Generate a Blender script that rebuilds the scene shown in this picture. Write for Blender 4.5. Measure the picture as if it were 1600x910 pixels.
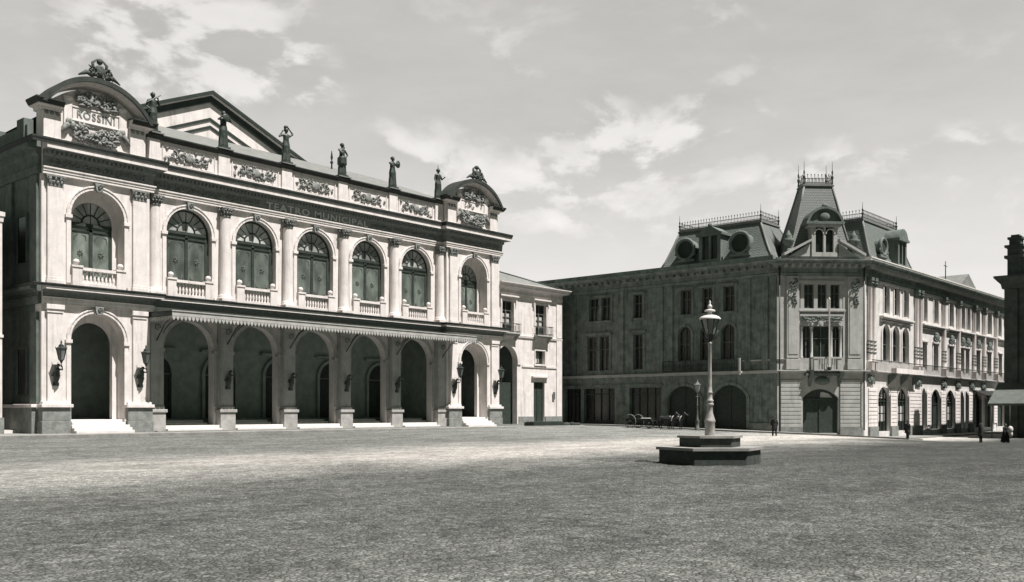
import bpy, bmesh, math, random
from math import sin, cos, pi, radians, sqrt, atan2, exp
from mathutils import Vector, Matrix
random.seed(7)
for o in list(bpy.data.objects): bpy.data.objects.remove(o)
scene = bpy.context.scene
COL = scene.collection
# ------------------------------------------------------------------ camera, sky, sun, exposure
HEAD = radians(40.76)
cd = bpy.data.cameras.new('camera'); cam = bpy.data.objects.new('camera', cd); COL.objects.link(cam)
cam.location = (0, 0, 2.0); cam.rotation_euler = (radians(90), 0, HEAD - radians(90))
cd.sensor_width = 36; cd.lens = 33.93; cd.shift_y = 0.1175; cd.clip_end = 3000; cd.clip_start = 0.1
scene.camera = cam
SUN_H = (0.10, -0.995); SUN_EL = radians(63.0)
sd = bpy.data.lights.new('sun', 'SUN'); sun = bpy.data.objects.new('sun', sd); COL.objects.link(sun)
sd.energy = 5.0; sd.angle = radians(0.5); sd.color = (1.0, 0.955, 0.925)
sv = Vector((SUN_H[0]*cos(SUN_EL), SUN_H[1]*cos(SUN_EL), sin(SUN_EL)))
sun.rotation_euler = sv.to_track_quat('Z', 'Y').to_euler(); sun.location = (30, -20, 60)
scene.view_settings.view_transform = 'Standard'; scene.view_settings.look = 'None'
scene.view_settings.exposure = 0.85; scene.view_settings.gamma = 1.0
scene.view_settings.use_curve_mapping = False
scene.render.resolution_x = 1024; scene.render.resolution_y = 582
F = Vector((cos(HEAD), sin(HEAD), 0)); Rt = Vector((sin(HEAD), -cos(HEAD), 0))
def sky_dir(a, b): return (F + Rt*a + Vector((0, 0, b))).normalized()

class NT:
    def __init__(s, tree): s.t = tree; s.n = tree.nodes; s.l = tree.links
    def new(s, kind, **kw):
        n = s.n.new(kind)
        for k, v in kw.items():
            if k.startswith('i_'):
                key = k[2:]; key = int(key) if key.isdigit() else key.replace('_', ' ')
                s.put(n.inputs[key], v)
            else: setattr(n, k, v)
        return n
    def put(s, inp, v):
        if hasattr(v, 'links') or isinstance(v, bpy.types.NodeSocket): s.l.new(v, inp)
        else: inp.default_value = v
    def math(s, op, a, b=0.0, c=0.0, clamp=False):
        n = s.n.new('ShaderNodeMath'); n.operation = op; n.use_clamp = clamp
        s.put(n.inputs[0], a); s.put(n.inputs[1], b); s.put(n.inputs[2], c); return n.outputs[0]
    def noise(s, vec, scale, detail=4.0, rough=0.55, dist=0.0):
        n = s.n.new('ShaderNodeTexNoise'); s.put(n.inputs['Vector'], vec)
        n.inputs['Scale'].default_value = scale; n.inputs['Detail'].default_value = detail
        n.inputs['Roughness'].default_value = rough; n.inputs['Distortion'].default_value = dist
        return n.outputs[0]
    def ramp(s, v, a, b, lo=0.0, hi=1.0, smooth=True):
        n = s.n.new('ShaderNodeMapRange'); n.interpolation_type = 'SMOOTHSTEP' if smooth else 'LINEAR'
        s.put(n.inputs[0], v)
        for i, x in enumerate((a, b, lo, hi)): n.inputs[i+1].default_value = x
        return n.outputs[0]
    def mix(s, f, a, b, mode='MIX'):
        n = s.n.new('ShaderNodeMix'); n.data_type = 'RGBA'; n.blend_type = mode
        s.put(n.inputs[0], f); s.put(n.inputs[6], a); s.put(n.inputs[7], b); return n.outputs[2]
    def vmap(s, vec, scale=(1, 1, 1), rot=(0, 0, 0)):
        n = s.n.new('ShaderNodeMapping'); s.put(n.inputs[0], vec)
        n.inputs['Scale'].default_value = scale; n.inputs['Rotation'].default_value = rot; return n.outputs[0]

world = bpy.data.worlds.new('World'); scene.world = world; world.use_nodes = True
wt = NT(world.node_tree); wt.n.clear()
out = wt.new('ShaderNodeOutputWorld'); bg = wt.new('ShaderNodeBackground'); bg.inputs['Strength'].default_value = 0.05
sky = wt.new('ShaderNodeTexSky', sky_type='NISHITA', sun_disc=False)
sky.sun_elevation = SUN_EL; sky.sun_rotation = atan2(SUN_H[0], SUN_H[1]); sky.air_density = 1.0; sky.dust_density = 2.0
bw = wt.new('ShaderNodeRGBToBW'); wt.l.new(sky.outputs[0], bw.inputs[0])
tc = wt.new('ShaderNodeTexCoord').outputs['Generated']
def shifted(vec, dz):
    n = wt.new('ShaderNodeVectorMath', operation='ADD'); wt.l.new(vec, n.inputs[0]); n.inputs[1].default_value = (0, 0, dz); return n.outputs[0]
def lumps(dz): return wt.noise(wt.vmap(shifted(tc, dz), (1, 1, 1.9)), 7.5, 9, 0.55, 0.25)
nb = lumps(0.0); nu = lumps(0.022)
nf = wt.noise(wt.vmap(tc, (1, 1, 4.0)), 3.0, 6, 0.55, 0.3)
nm = wt.noise(wt.vmap(tc, (1, 1, 3.0)), 14.0, 6, 0.65)
# (column, elevation) of each cloud bank, with its half width, flattening and weight
banks = [((-0.33, 0.385), 0.17, 1.2, 1.0), ((-0.25, 0.345), 0.13, 1.6, 0.9), ((-0.42, 0.33), 0.12, 2.0, 0.5), ((0.02, 0.26), 0.24, 2.4, 0.7), ((0.15, 0.285), 0.20, 2.2, 0.95), ((-0.10, 0.25), 0.16, 2.0, 0.55),
         ((0.30, 0.25), 0.20, 3.4, 0.7), ((0.42, 0.26), 0.16, 3.6, 0.75), ((0.25, 0.22), 0.16, 3.0, 0.5), ((-0.52, 0.25), 0.12, 1.8, 0.6)]
tot = None
for (ab, w, fl, k) in banks:
    d = sky_dir(*ab)
    sub = wt.new('ShaderNodeVectorMath', operation='SUBTRACT'); wt.l.new(tc, sub.inputs[0]); sub.inputs[1].default_value = d
    mul = wt.new('ShaderNodeVectorMath', operation='MULTIPLY'); wt.l.new(sub.outputs[0], mul.inputs[0]); mul.inputs[1].default_value = (1, 1, fl)
    ln = wt.new('ShaderNodeVectorMath', operation='LENGTH'); wt.l.new(mul.outputs[0], ln.inputs[0])
    m = wt.ramp(ln.outputs['Value'], w, 0.0, 0.0, k)
    tot = m if tot is None else wt.math('MAXIMUM', tot, m)
cov = wt.ramp(wt.math('ADD', nb, wt.math('MULTIPLY', tot, 0.40)), 0.56, 0.86)
crest = wt.ramp(wt.math('SUBTRACT', nb, nu), -0.05, 0.09)          # sunlit tops, grey bellies
faint = wt.math('ADD', wt.ramp(nf, 0.35, 0.75, 0.0, 0.20), wt.ramp(nm, 0.3, 0.7, -0.05, 0.05))
body = wt.math('MULTIPLY', cov, wt.ramp(crest, 0, 1, -0.12, 1.0))
sepz = wt.new('ShaderNodeSeparateXYZ'); wt.l.new(tc, sepz.inputs[0])
hz = wt.ramp(sepz.outputs[2], 0.33, 0.03, 0.0, 1.0)
# unseen sky behind the camera dimmed and greened to weaken fill on the fronts
dotn = wt.new('ShaderNodeVectorMath', operation='DOT_PRODUCT'); wt.l.new(tc, dotn.inputs[0]); dotn.inputs[1].default_value = F
azi = wt.ramp(dotn.outputs['Value'], 0.05, 0.72, 0.16, 1.0)
SKY_BASE = 5.9
base = wt.math('ADD', wt.math('MULTIPLY', bw.outputs[0], 0.32), wt.ramp(sepz.outputs[2], 0.30, 0.95, SKY_BASE, 1.6))
base = wt.math('MULTIPLY', wt.math('ADD', base, wt.math('MULTIPLY', hz, 3.7)), azi)
lum = wt.math('ADD', base, wt.math('MULTIPLY', wt.math('MULTIPLY', wt.math('ADD', body, faint), 3.0), azi))
col = wt.new('ShaderNodeCombineColor')
for i, (k, kb) in enumerate(((0.93, 0.80), (0.905, 1.08), (0.88, 0.90))): wt.l.new(wt.math('MULTIPLY', lum, wt.ramp(azi, 0.3, 0.95, kb, k)), col.inputs[i])
wt.l.new(col.outputs[0], bg.inputs['Color']); wt.l.new(bg.outputs[0], out.inputs['Surface'])

# ------------------------------------------------------------------ materials
M = {}
K = 0.62   # limewash, stone and dust of the place are weathered, not fresh
def mat(name, color, rough=0.85, var=0.18, scale=1.2, bump=0.15, streak=0.0, spec=0.3, metallic=0.0, grain=0.10, grain_scale=14.0, tint=None):
    m = bpy.data.materials.new(name); m.use_nodes = True; t = NT(m.node_tree)
    b = t.n['Principled BSDF']; b.inputs['Roughness'].default_value = rough
    b.inputs['Specular IOR Level'].default_value = spec; b.inputs['Metallic'].default_value = metallic
    pos = t.new('ShaderNodeNewGeometry').outputs['Position']
    n1 = t.noise(pos, scale, 6, 0.62); n2 = t.noise(pos, grain_scale, 3, 0.7)
    f = t.math('ADD', t.math('MULTIPLY', t.ramp(n1, 0.3, 0.7, -1, 1), var), t.math('MULTIPLY', t.ramp(n2, 0.25, 0.75, -1, 1), grain))
    f = t.math('ADD', 1.0, f)
    if streak:
        n3 = t.noise(t.vmap(pos, (1.6, 1.6, 0.12)), 1.5, 5, 0.65)
        f = t.math('SUBTRACT', f, t.math('MULTIPLY', t.ramp(n3, 0.48, 0.74), streak))
        n4 = t.noise(t.vmap(pos, (7, 7, 0.35)), 1.0, 4, 0.6)
        f = t.math('SUBTRACT', f, t.math('MULTIPLY', t.math('MULTIPLY', t.ramp(n4, 0.52, 0.7), t.ramp(n1, 0.4, 0.6)), streak*0.8))
    c = t.mix(1.0, (*[q*K for q in color], 1), t.new('ShaderNodeCombineXYZ', i_0=f, i_1=f, i_2=f).outputs[0], 'MULTIPLY')
    t.l.new(c, b.inputs['Base Color'])
    if bump:
        bp = t.new('ShaderNodeBump'); bp.inputs['Strength'].default_value = bump; bp.inputs['Distance'].default_value = 0.03
        t.l.new(n2, bp.inputs['Height']); t.l.new(bp.outputs[0], b.inputs['Normal'])
    M[name] = m; return m
mat('pedestal_stone', (0.52, 0.51, 0.485), var=0.2, grain=0.15, bump=0.3)
mat('white_stucco', (1.01, 0.95, 0.91), var=0.09, streak=0.22, grain=0.08)
mat('annex_stucco', (1.0, 0.94, 0.90), var=0.11, streak=0.26, grain=0.08)
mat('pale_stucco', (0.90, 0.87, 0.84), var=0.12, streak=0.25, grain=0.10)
mat('frieze_shade', (0.30, 0.32, 0.30), var=0.2, scale=4)  # darkened for friezes, bed moulds and dentils; cornice shade put into the colour
mat('dark_stucco', (0.10, 0.115, 0.103), var=0.3)  # very dark stucco for the edge building and the crests
mat('etching', (0.15, 0.17, 0.152), var=0.2)
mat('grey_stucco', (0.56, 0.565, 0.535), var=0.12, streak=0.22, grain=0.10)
mat('side_stucco', (0.185, 0.22, 0.197), var=0.20, streak=0.25, grain=0.15)  # flank stucco with its shade put into the colour; also dark ornament
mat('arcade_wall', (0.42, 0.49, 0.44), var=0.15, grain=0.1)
mat('shade_stucco', (0.25, 0.29, 0.263), var=0.32, streak=0.45, grain=0.14)  # same stucco as the lit front, with the shade put into the colour
mat('granite', (0.30, 0.315, 0.295), var=0.22, grain=0.2, scale=2.0, bump=0.4)
mat('dark_stone', (0.07, 0.083, 0.073), var=0.30, grain=0.2, scale=2.5, bump=0.4)
mat('top_stone', (0.36, 0.355, 0.335), var=0.2, grain=0.15)
mat('marble', (0.95, 0.91, 0.87), var=0.06, grain=0.04, rough=0.6)
mat('iron', (0.036, 0.050, 0.042), rough=0.5, var=0.2, spec=0.4)
mat('bronze', (0.045, 0.062, 0.051), rough=0.5, var=0.4, scale=4, spec=0.5)
mat('lead', (0.05, 0.058, 0.052), rough=0.7, var=0.3, streak=0.2)
mat('wood', (0.048, 0.064, 0.052), rough=0.6, var=0.25, scale=3)
mat('grey_wood', (0.16, 0.165, 0.15), rough=0.7, var=0.25, scale=3)
mat('zinc', (0.27, 0.28, 0.265), rough=0.75, var=0.16, streak=0.15, grain=0.1)
mat('lace_iron', (0.55, 0.55, 0.52), rough=0.6, var=0.15)
mat('lamp_paint', (0.50, 0.48, 0.45), rough=0.45, var=0.25, scale=5, streak=0.25, spec=0.5)
mat('canvas', (0.15, 0.17, 0.153), var=0.15)
mat('dark_cloth', (0.022, 0.026, 0.024), var=0.3, scale=6)
mat('white_cloth', (0.75, 0.72, 0.69), var=0.1, scale=6)
mat('skin', (0.28, 0.22, 0.18), var=0.1, rough=0.6)
mat('horse_hair', (0.03, 0.032, 0.03), var=0.3, rough=0.6, scale=5)
mat('void', (0.04, 0.055, 0.045), var=0.3)
mat('letter_stone', (0.85, 0.85, 0.82), var=0.1)
mat('relief_stone', (0.30, 0.31, 0.295), var=0.45, scale=5, grain=0.25)
mat('sidewalk', (0.32, 0.32, 0.30), var=0.2, grain=0.15)
mat('curtain', (0.62, 0.61, 0.58), var=0.1)

def glass_mat(name, color, rough, spec=0.5, pattern=0.0):
    m = bpy.data.materials.new(name); m.use_nodes = True; t = NT(m.node_tree)
    b = t.n['Principled BSDF']; b.inputs['Roughness'].default_value = rough; b.inputs['Specular IOR Level'].default_value = spec
    pos = t.new('ShaderNodeTexCoord').outputs['Object']
    n = t.noise(t.vmap(pos, (1.0, 1.0, 0.45)), 1.1, 4, 0.55, 0.2)
    rnd = t.new('ShaderNodeObjectInfo').outputs['Random']
    f = t.math('MULTIPLY', t.ramp(n, 0.35, 0.7, 1.0-pattern, 1.0+pattern*0.6), t.ramp(rnd, 0, 1, 0.65, 1.35, False))
    c = t.mix(1.0, (*color, 1), t.new('ShaderNodeCombineXYZ', i_0=f, i_1=f, i_2=f).outputs[0], 'MULTIPLY')
    t.l.new(c, b.inputs['Base Color']); M[name] = m
glass_mat('dark_glass', (0.022, 0.028, 0.024), 0.22, 0.5, 0.5)
glass_mat('etched_glass', (0.12, 0.14, 0.122), 0.32, 0.4, 0.45)
glass_mat('fan_glass', (0.36, 0.37, 0.35), 0.3, 0.5, 0.45)
glass_mat('lamp_glass', (0.16, 0.18, 0.165), 0.12, 0.7, 0.5)

def slate_mat():
    m = bpy.data.materials.new('slate'); m.use_nodes = True; t = NT(m.node_tree)
    b = t.n['Principled BSDF']; b.inputs['Roughness'].default_value = 0.6
    pos = t.new('ShaderNodeNewGeometry').outputs['Position']
    mp = t.new('ShaderNodeMapping'); t.l.new(pos, mp.inputs[0]); mp.inputs['Rotation'].default_value = (0, radians(38), radians(30))
    mp.inputs['Scale'].default_value = (1, 1, 1)
    w = t.new('ShaderNodeTexWave', wave_type='BANDS', bands_direction='X'); t.l.new(mp.outputs[0], w.inputs[0])
    w.inputs['Scale'].default_value = 1.3; w.inputs['Distortion'].default_value = 1.2; w.inputs['Detail'].default_value = 2
    mp2 = t.new('ShaderNodeMapping'); t.l.new(pos, mp2.inputs[0]); mp2.inputs['Scale'].default_value = (1, 1, 1)
    w2 = t.new('ShaderNodeTexWave', wave_type='BANDS', bands_direction='Z'); t.l.new(mp2.outputs[0], w2.inputs[0])
    w2.inputs['Scale'].default_value = 1.1; w2.inputs['Distortion'].default_value = 0.6
    n = t.noise(pos, 3, 5, 0.7)
    f = t.math('ADD', t.math('MULTIPLY', w.outputs[1], 0.25), t.math('MULTIPLY', w2.outputs[1], 0.25))
    f = t.math('ADD', t.math('ADD', f, t.math('MULTIPLY', n, 0.7)), 0.4)
    c = t.mix(1.0, (0.11, 0.125, 0.114, 1), t.new('ShaderNodeCombineXYZ', i_0=f, i_1=f, i_2=f).outputs[0], 'MULTIPLY')
    t.l.new(c, b.inputs['Base Color'])
    bp = t.new('ShaderNodeBump'); bp.inputs['Strength'].default_value = 0.4; bp.inputs['Distance'].default_value = 0.04
    t.l.new(f, bp.inputs['Height']); t.l.new(bp.outputs[0], b.inputs['Normal'])
    M['slate'] = m
slate_mat()

def ground_mat():
    m = bpy.data.materials.new('cobbles'); m.use_nodes = True; t = NT(m.node_tree)
    b = t.n['Principled BSDF']; b.inputs['Roughness'].default_value = 0.9; b.inputs['Specular IOR Level'].default_value = 0.15
    pos = t.new('ShaderNodeNewGeometry').outputs['Position']
    sx = t.new('ShaderNodeSeparateXYZ'); t.l.new(pos, sx.inputs[0]); U, V = sx.outputs[0], sx.outputs[1]
    warp = t.noise(pos, 0.10, 4, 0.55)
    Vw = t.math('ADD', V, t.math('MULTIPLY', t.math('SUBTRACT', warp, 0.5), 14.0))
    # dusty lane worn by traffic, running parallel to the theatre
    lane = t.math('MULTIPLY', t.ramp(Vw, 22, 35, 0, 1), t.ramp(Vw, 50, 37.5, 0, 1))
    lane = t.math('MULTIPLY', lane, t.ramp(U, 5, 45, 0.55, 1.0))
    far = t.ramp(Vw, 38, 52, 0, 1)
    farU = t.math('MULTIPLY', t.ramp(U, 45, 80, 0, 1), t.ramp(Vw, 26, 36, 0, 1))
    near = t.ramp(t.math('ADD', V, t.math('MULTIPLY', U, 0.9)), 22, 14, 0, 1)
    bed = t.math('ADD', 0.150, t.math('MULTIPLY', lane, 0.33))
    bed = t.math('ADD', bed, t.math('MULTIPLY', far, 0.085))
    bed = t.math('ADD', bed, t.math('MULTIPLY', farU, 0.10))
    bed = t.math('ADD', bed, t.math('MULTIPLY', near, 0.07))
    # darker cobbles to the right of the lamp
    dr = t.math('MULTIPLY', t.ramp(t.math('SUBTRACT', U, t.math('MULTIPLY', V, 1.3)), 2, 34, 0, 1), t.ramp(Vw, 36, 24, 0, 1))
    bed = t.math('SUBTRACT', bed, t.math('MULTIPLY', dr, 0.055))
    n1 = t.noise(t.vmap(pos, (0.5, 1.0, 1), (0, 0, 0.3)), 0.45, 6, 0.65, 0.3); n2 = t.noise(pos, 2.6, 5, 0.7)
    vo = t.new('ShaderNodeTexVoronoi', feature='F1'); t.l.new(t.vmap(pos, (1, 1, 0.01)), vo.inputs['Vector']); vo.inputs['Scale'].default_value = 10.5
    ve = t.new('ShaderNodeTexVoronoi', feature='DISTANCE_TO_EDGE'); t.l.new(t.vmap(pos, (1, 1, 0.01)), ve.inputs['Vector']); ve.inputs['Scale'].default_value = 10.5
    cs = t.new('ShaderNodeSeparateColor'); t.l.new(vo.outputs['Color'], cs.inputs[0])
    joint = t.ramp(ve.outputs['Distance'], 0.0, 0.13, 0.38, 1.0)
    dusty = t.math('ADD', joint, t.math('MULTIPLY', t.math('SUBTRACT', 1.0, joint), t.math('MULTIPLY', lane, 0.7)))
    f = t.math('MULTIPLY', dusty, t.ramp(cs.outputs[0], 0, 1, 0.68, 1.32, False))
    f = t.math('MULTIPLY', f, t.ramp(n1, 0.25, 0.75, 0.72, 1.26))
    f = t.math('MULTIPLY', f, t.ramp(n2, 0.3, 0.7, 0.66, 1.34))
    sp = t.noise(pos, 1.3, 4, 0.6, 0.6)
    f = t.math('MULTIPLY', f, t.ramp(sp, 0.62, 0.72, 1.0, 0.5))
    v = t.math('MULTIPLY', t.math('MULTIPLY', bed, f), K*1.22)
    c = t.new('ShaderNodeCombineColor')
    t.l.new(v, c.inputs[0]); t.l.new(t.math('MULTIPLY', v, 1.0), c.inputs[1]); t.l.new(t.math('MULTIPLY', v, 0.945), c.inputs[2])
    warm = t.mix(lane, (0.96, 1.0, 0.985, 1), (1.03, 0.98, 0.96, 1))
    t.l.new(t.mix(1.0, c.outputs[0], warm, 'MULTIPLY'), b.inputs['Base Color'])
    h = t.math('ADD', t.math('MINIMUM', t.math('MULTIPLY', ve.outputs['Distance'], 4.0), 1.0), t.math('MULTIPLY', n2, 0.5))
    bp = t.new('ShaderNodeBump'); bp.inputs['Strength'].default_value = 0.9; bp.inputs['Distance'].default_value = 0.025
    t.l.new(h, bp.inputs['Height']); t.l.new(bp.outputs[0], b.inputs['Normal'])
    M['cobbles'] = m
ground_mat()

# ------------------------------------------------------------------ mesh helpers
def tag(o, label=None, cat=None, group=None, kind=None):
    if label: o['label'] = label
    if cat: o['category'] = cat
    if group: o['group'] = group
    if kind: o['kind'] = kind
    return o
def empty(name, loc, rz=0.0, **kw):
    o = bpy.data.objects.new(name, None); COL.objects.link(o); o.location = loc; o.rotation_euler = (0, 0, rz)
    o.empty_display_size = 0.5
    return tag(o, **kw)
def copy_tree(o, parent=None, loc=None, rz=None, **kw):
    c = o.copy(); COL.objects.link(c)
    if parent is not None: c.parent = parent
    if loc is not None: c.location = loc
    if rz is not None: c.rotation_euler = (0, 0, rz)
    for ch in list(o.children): copy_tree(ch, c)
    return tag(c, **kw)

class MB:
    def __init__(s): s.v = []; s.f = []; s.sm = []
    def add(s, vs, fs, smooth=False):
        k = len(s.v); s.v.extend(vs); s.f.extend([tuple(i+k for i in f) for f in fs]); s.sm.extend([smooth]*len(fs)); return s
    def box(s, x0, x1, y0, y1, z0, z1):
        if x0 > x1: x0, x1 = x1, x0
        if y0 > y1: y0, y1 = y1, y0
        if z0 > z1: z0, z1 = z1, z0
        return s.add([(x0, y0, z0), (x1, y0, z0), (x1, y1, z0), (x0, y1, z0), (x0, y0, z1), (x1, y0, z1), (x1, y1, z1), (x0, y1, z1)],
                     [(0, 3, 2, 1), (4, 5, 6, 7), (0, 1, 5, 4), (1, 2, 6, 5), (2, 3, 7, 6), (3, 0, 4, 7)])
    def prism(s, poly, a0, a1, ax='y'):
        n = len(poly)
        def P(p, a):
            return (p[0], a, p[1]) if ax == 'y' else ((a, p[0], p[1]) if ax == 'x' else (p[0], p[1], a))
        vs = [P(p, a0) for p in poly] + [P(p, a1) for p in poly]
        fs = [tuple(range(n)), tuple(range(2*n-1, n-1, -1))] + [(i, i+n, (i+1) % n+n, (i+1) % n) for i in range(n)]
        return s.add(vs, fs)
    def frustum(s, b, t, z0, z1):   # b,t = (x0,x1,y0,y1)
        vs = [(b[0], b[2], z0), (b[1], b[2], z0), (b[1], b[3], z0), (b[0], b[3], z0), (t[0], t[2], z1), (t[1], t[2], z1), (t[1], t[3], z1), (t[0], t[3], z1)]
        return s.add(vs, [(0, 3, 2, 1), (4, 5, 6, 7), (0, 1, 5, 4), (1, 2, 6, 5), (2, 3, 7, 6), (3, 0, 4, 7)])
    def lathe(s, cx, cy, prof, n=12, smooth=True, ph=0.0, sq=1.0):
        k = len(prof); vs = []
        for r, z in prof:
            for i in range(n):
                a = 2*pi*i/n + ph; vs.append((cx + r*cos(a), cy + r*sq*sin(a), z))
        fs = [(j*n+i, j*n+(i+1) % n, (j+1)*n+(i+1) % n, (j+1)*n+i) for j in range(k-1) for i in range(n)]
        s.add(vs, fs, smooth)
        s.add([vs[i] for i in range(n)], [tuple(range(n-1, -1, -1))]); s.add([vs[(k-1)*n+i] for i in range(n)], [tuple(range(n))])
        return s
    def tube(s, pts, r, n=6, closed=False, smooth=True):
        pts = [Vector(p) for p in pts]; k = len(pts); rs = r if isinstance(r, (list, tuple)) else [r]*k
        vs = []; up = None
        for i, p in enumerate(pts):
            if closed: d = pts[(i+1) % k]-pts[i-1]
            else: d = pts[min(i+1, k-1)]-pts[max(i-1, 0)]
            d.normalize()
            if up is None:
                up = Vector((0, 0, 1)) if abs(d.z) < 0.9 else Vector((1, 0, 0))
            u = up - d*up.dot(d)
            if u.length < 1e-4: u = Vector((0, 1, 0)).cross(d)
            u.normalize(); up = u; w = d.cross(u)
            for j in range(n):
                a = 2*pi*j/n; vs.append(tuple(p + (u*cos(a)+w*sin(a))*rs[i]))
        m = k if closed else k-1
        fs = [(i*n+j, i*n+(j+1) % n, ((i+1) % k)*n+(j+1) % n, ((i+1) % k)*n+j) for i in range(m) for j in range(n)]
        if not closed: fs += [tuple(range(n-1, -1, -1)), tuple(range((k-1)*n, k*n))]
        return s.add(vs, fs, smooth)
    def ball(s, c, r, n=8, m=5):
        if not isinstance(r, (list, tuple)): r = (r, r, r)
        vs = [(c[0], c[1], c[2]+r[2])]
        for j in range(1, m):
            t = pi*j/m
            for i in range(n):
                a = 2*pi*i/n; vs.append((c[0]+r[0]*sin(t)*cos(a), c[1]+r[1]*sin(t)*sin(a), c[2]+r[2]*cos(t)))
        vs.append((c[0], c[1], c[2]-r[2])); L = len(vs)-1
        fs = [(0, 1+i, 1+(i+1) % n) for i in range(n)]
        fs += [(1+(j-1)*n+i, 1+j*n+i, 1+j*n+(i+1) % n, 1+(j-1)*n+(i+1) % n) for j in range(1, m-1) for i in range(n)]
        fs += [(L, 1+(m-2)*n+(i+1) % n, 1+(m-2)*n+i) for i in range(n)]
        return s.add(vs, fs, True)
    def limb(s, a, ra, b, rb, n=9):
        a, b = Vector(a), Vector(b); s.tube([a, a.lerp(b, 0.5), b], [ra, (ra+rb)/2, rb], n)
        s.ball(a, ra*1.0, n, 6); s.ball(b, rb*1.0, n, 6); return s
    def sweep(s, prof, path, closed_ends=True):   # outward = right-hand side of the walking direction
        n = len(path); k = len(prof); rows = []
        for i in range(n):
            p = Vector((path[i][0], path[i][1]))
            def nd(a, b):
                d = Vector((b[0]-a[0], b[1]-a[1])).normalized(); return Vector((d.y, -d.x))
            if i == 0: m = nd(path[0], path[1])
            elif i == n-1: m = nd(path[-2], path[-1])
            else:
                n1, n2 = nd(path[i-1], path[i]), nd(path[i], path[i+1]); m = n1+n2; m = m/max(0.2, m.dot(n1))
            rows.append([(p.x+m.x*o, p.y+m.y*o, z) for o, z in prof])
        vs = [q for r in rows for q in r]
        fs = [(i*k+j, (i+1)*k+j, (i+1)*k+(j+1) % k, i*k+(j+1) % k) for i in range(n-1) for j in range(k)]
        fs += [tuple(range(k)), tuple(range(n*k-1, (n-1)*k-1, -1))]
        return s.add(vs, fs)
    def panel(s, x0, x1, z0, z1, y0, y1, holes):   # wall with a row of openings (xa, xb, zbottom, zspring, rise)
        cur = x0
        for (xa, xb, zb, zs, rise) in sorted(holes):
            if xa > cur: s.box(cur, xa, y0, y1, z0, z1)
            if zb > z0: s.box(xa, xb, y0, y1, z0, zb)
            pts = arc(xa, xb, zs, rise)
            for (p, q) in zip(pts[:-1], pts[1:]):
                s.prism([p, q, (q[0], z1), (p[0], z1)], y0, y1)
            cur = xb
        if cur < x1: s.box(cur, x1, y0, y1, z0, z1)
        return s
    def ring(s, xa, xb, zb, zs, rise, t, y0, y1, legs=True):   # archivolt band round an opening
        o = arc(xa-t, xb+t, zs, rise + (t if rise > 0 else 0)); i_ = arc(xa, xb, zs, rise)
        if rise == 0:
            s.box(xa-t, xb+t, y0, y1, zs, zs+t)
        else:
            for j in range(len(o)-1): s.prism([i_[j], i_[j+1], o[j+1], o[j]], y0, y1)
        if legs: s.box(xa-t, xa, y0, y1, zb, zs); s.box(xb, xb+t, y0, y1, zb, zs)
        return s
    def build(s, name, material, parent=None, bev=0.0, **kw):
        me = bpy.data.meshes.new(name); me.from_pydata(s.v, [], s.f)
        me.polygons.foreach_set('use_smooth', s.sm)
        bm = bmesh.new(); bm.from_mesh(me); bmesh.ops.recalc_face_normals(bm, faces=bm.faces); bm.to_mesh(me); bm.free()
        me.materials.append(M[material]); me.update()
        o = bpy.data.objects.new(name, me); COL.objects.link(o)
        if parent is not None: o.parent = parent
        if bev:
            md = o.modifiers.new('bevel', 'BEVEL'); md.width = bev; md.segments = 1; md.limit_method = 'ANGLE'
        return tag(o, **kw)
def arc(xa, xb, zs, rise, n=18):
    if rise <= 0: return [(xa, zs), (xb, zs)]
    w = (xb-xa)/2; c = (xa+xb)/2
    if abs(rise-w) < 1e-3 or rise > w: return [(c-w*cos(pi*i/n), zs+rise*sin(pi*i/n)) for i in range(n+1)]
    R = (w*w+rise*rise)/(2*rise); a = math.asin(w/R)
    return [(c+R*sin(-a+2*a*i/n), zs+rise-R+R*cos(-a+2*a*i/n)) for i in range(n+1)]
def lettering(name, text, size, loc, depth, material, parent, width=None):
    cu = bpy.data.curves.new(name, 'FONT'); cu.body = text; cu.size = size; cu.extrude = depth; cu.align_x = 'CENTER'; cu.align_y = 'CENTER'
    cu.resolution_u = 3; cu.space_character = 1.15; cu.offset = 0.012
    tmp = bpy.data.objects.new(name, cu); COL.objects.link(tmp)
    dg = bpy.context.evaluated_depsgraph_get(); me = bpy.data.meshes.new_from_object(tmp.evaluated_get(dg))
    bpy.data.objects.remove(tmp); bpy.data.curves.remove(cu)
    sx = 1.0
    if width:
        xs = [v.co.x for v in me.vertices]; sx = width/(max(xs)-min(xs))
    me.transform(Matrix.Rotation(radians(90), 4, 'X') @ Matrix.Diagonal((sx, 1, 1, 1)))
    me.materials.clear(); me.materials.append(M[material])
    o = bpy.data.objects.new(name, me); COL.objects.link(o); o.location = loc; o.parent = parent
    return o
def scroll(mb, cx, cz, r, y, turn=1, th=0.06, start=0.0):
    pts = []; rs = []
    for i in range(11):
        t = i/10; a = start + turn*t*2.6*pi*0.9; rr = r*(1-0.8*t)
        pts.append((cx+rr*cos(a), y-0.05-0.05*t, cz+rr*sin(a))); rs.append(th*(1.1-0.4*t))
    mb.tube(pts, rs, 5)
def leafspray(mb, x0, x1, z0, z1, y, n, seed, big=0.16):
    r = random.Random(seed)
    for _ in range(n):
        cx, cz = r.uniform(x0, x1), r.uniform(z0, z1); a = r.uniform(0, pi); L = r.uniform(0.6, 1.4)*big
        dx, dz = cos(a)*L, sin(a)*L
        mb.tube([(cx-dx, y-0.01, cz-dz), (cx, y-0.11, cz), (cx+dx, y-0.03, cz+dz)], [0.015, r.uniform(0.35, 0.55)*L, 0.015], 5)
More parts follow.
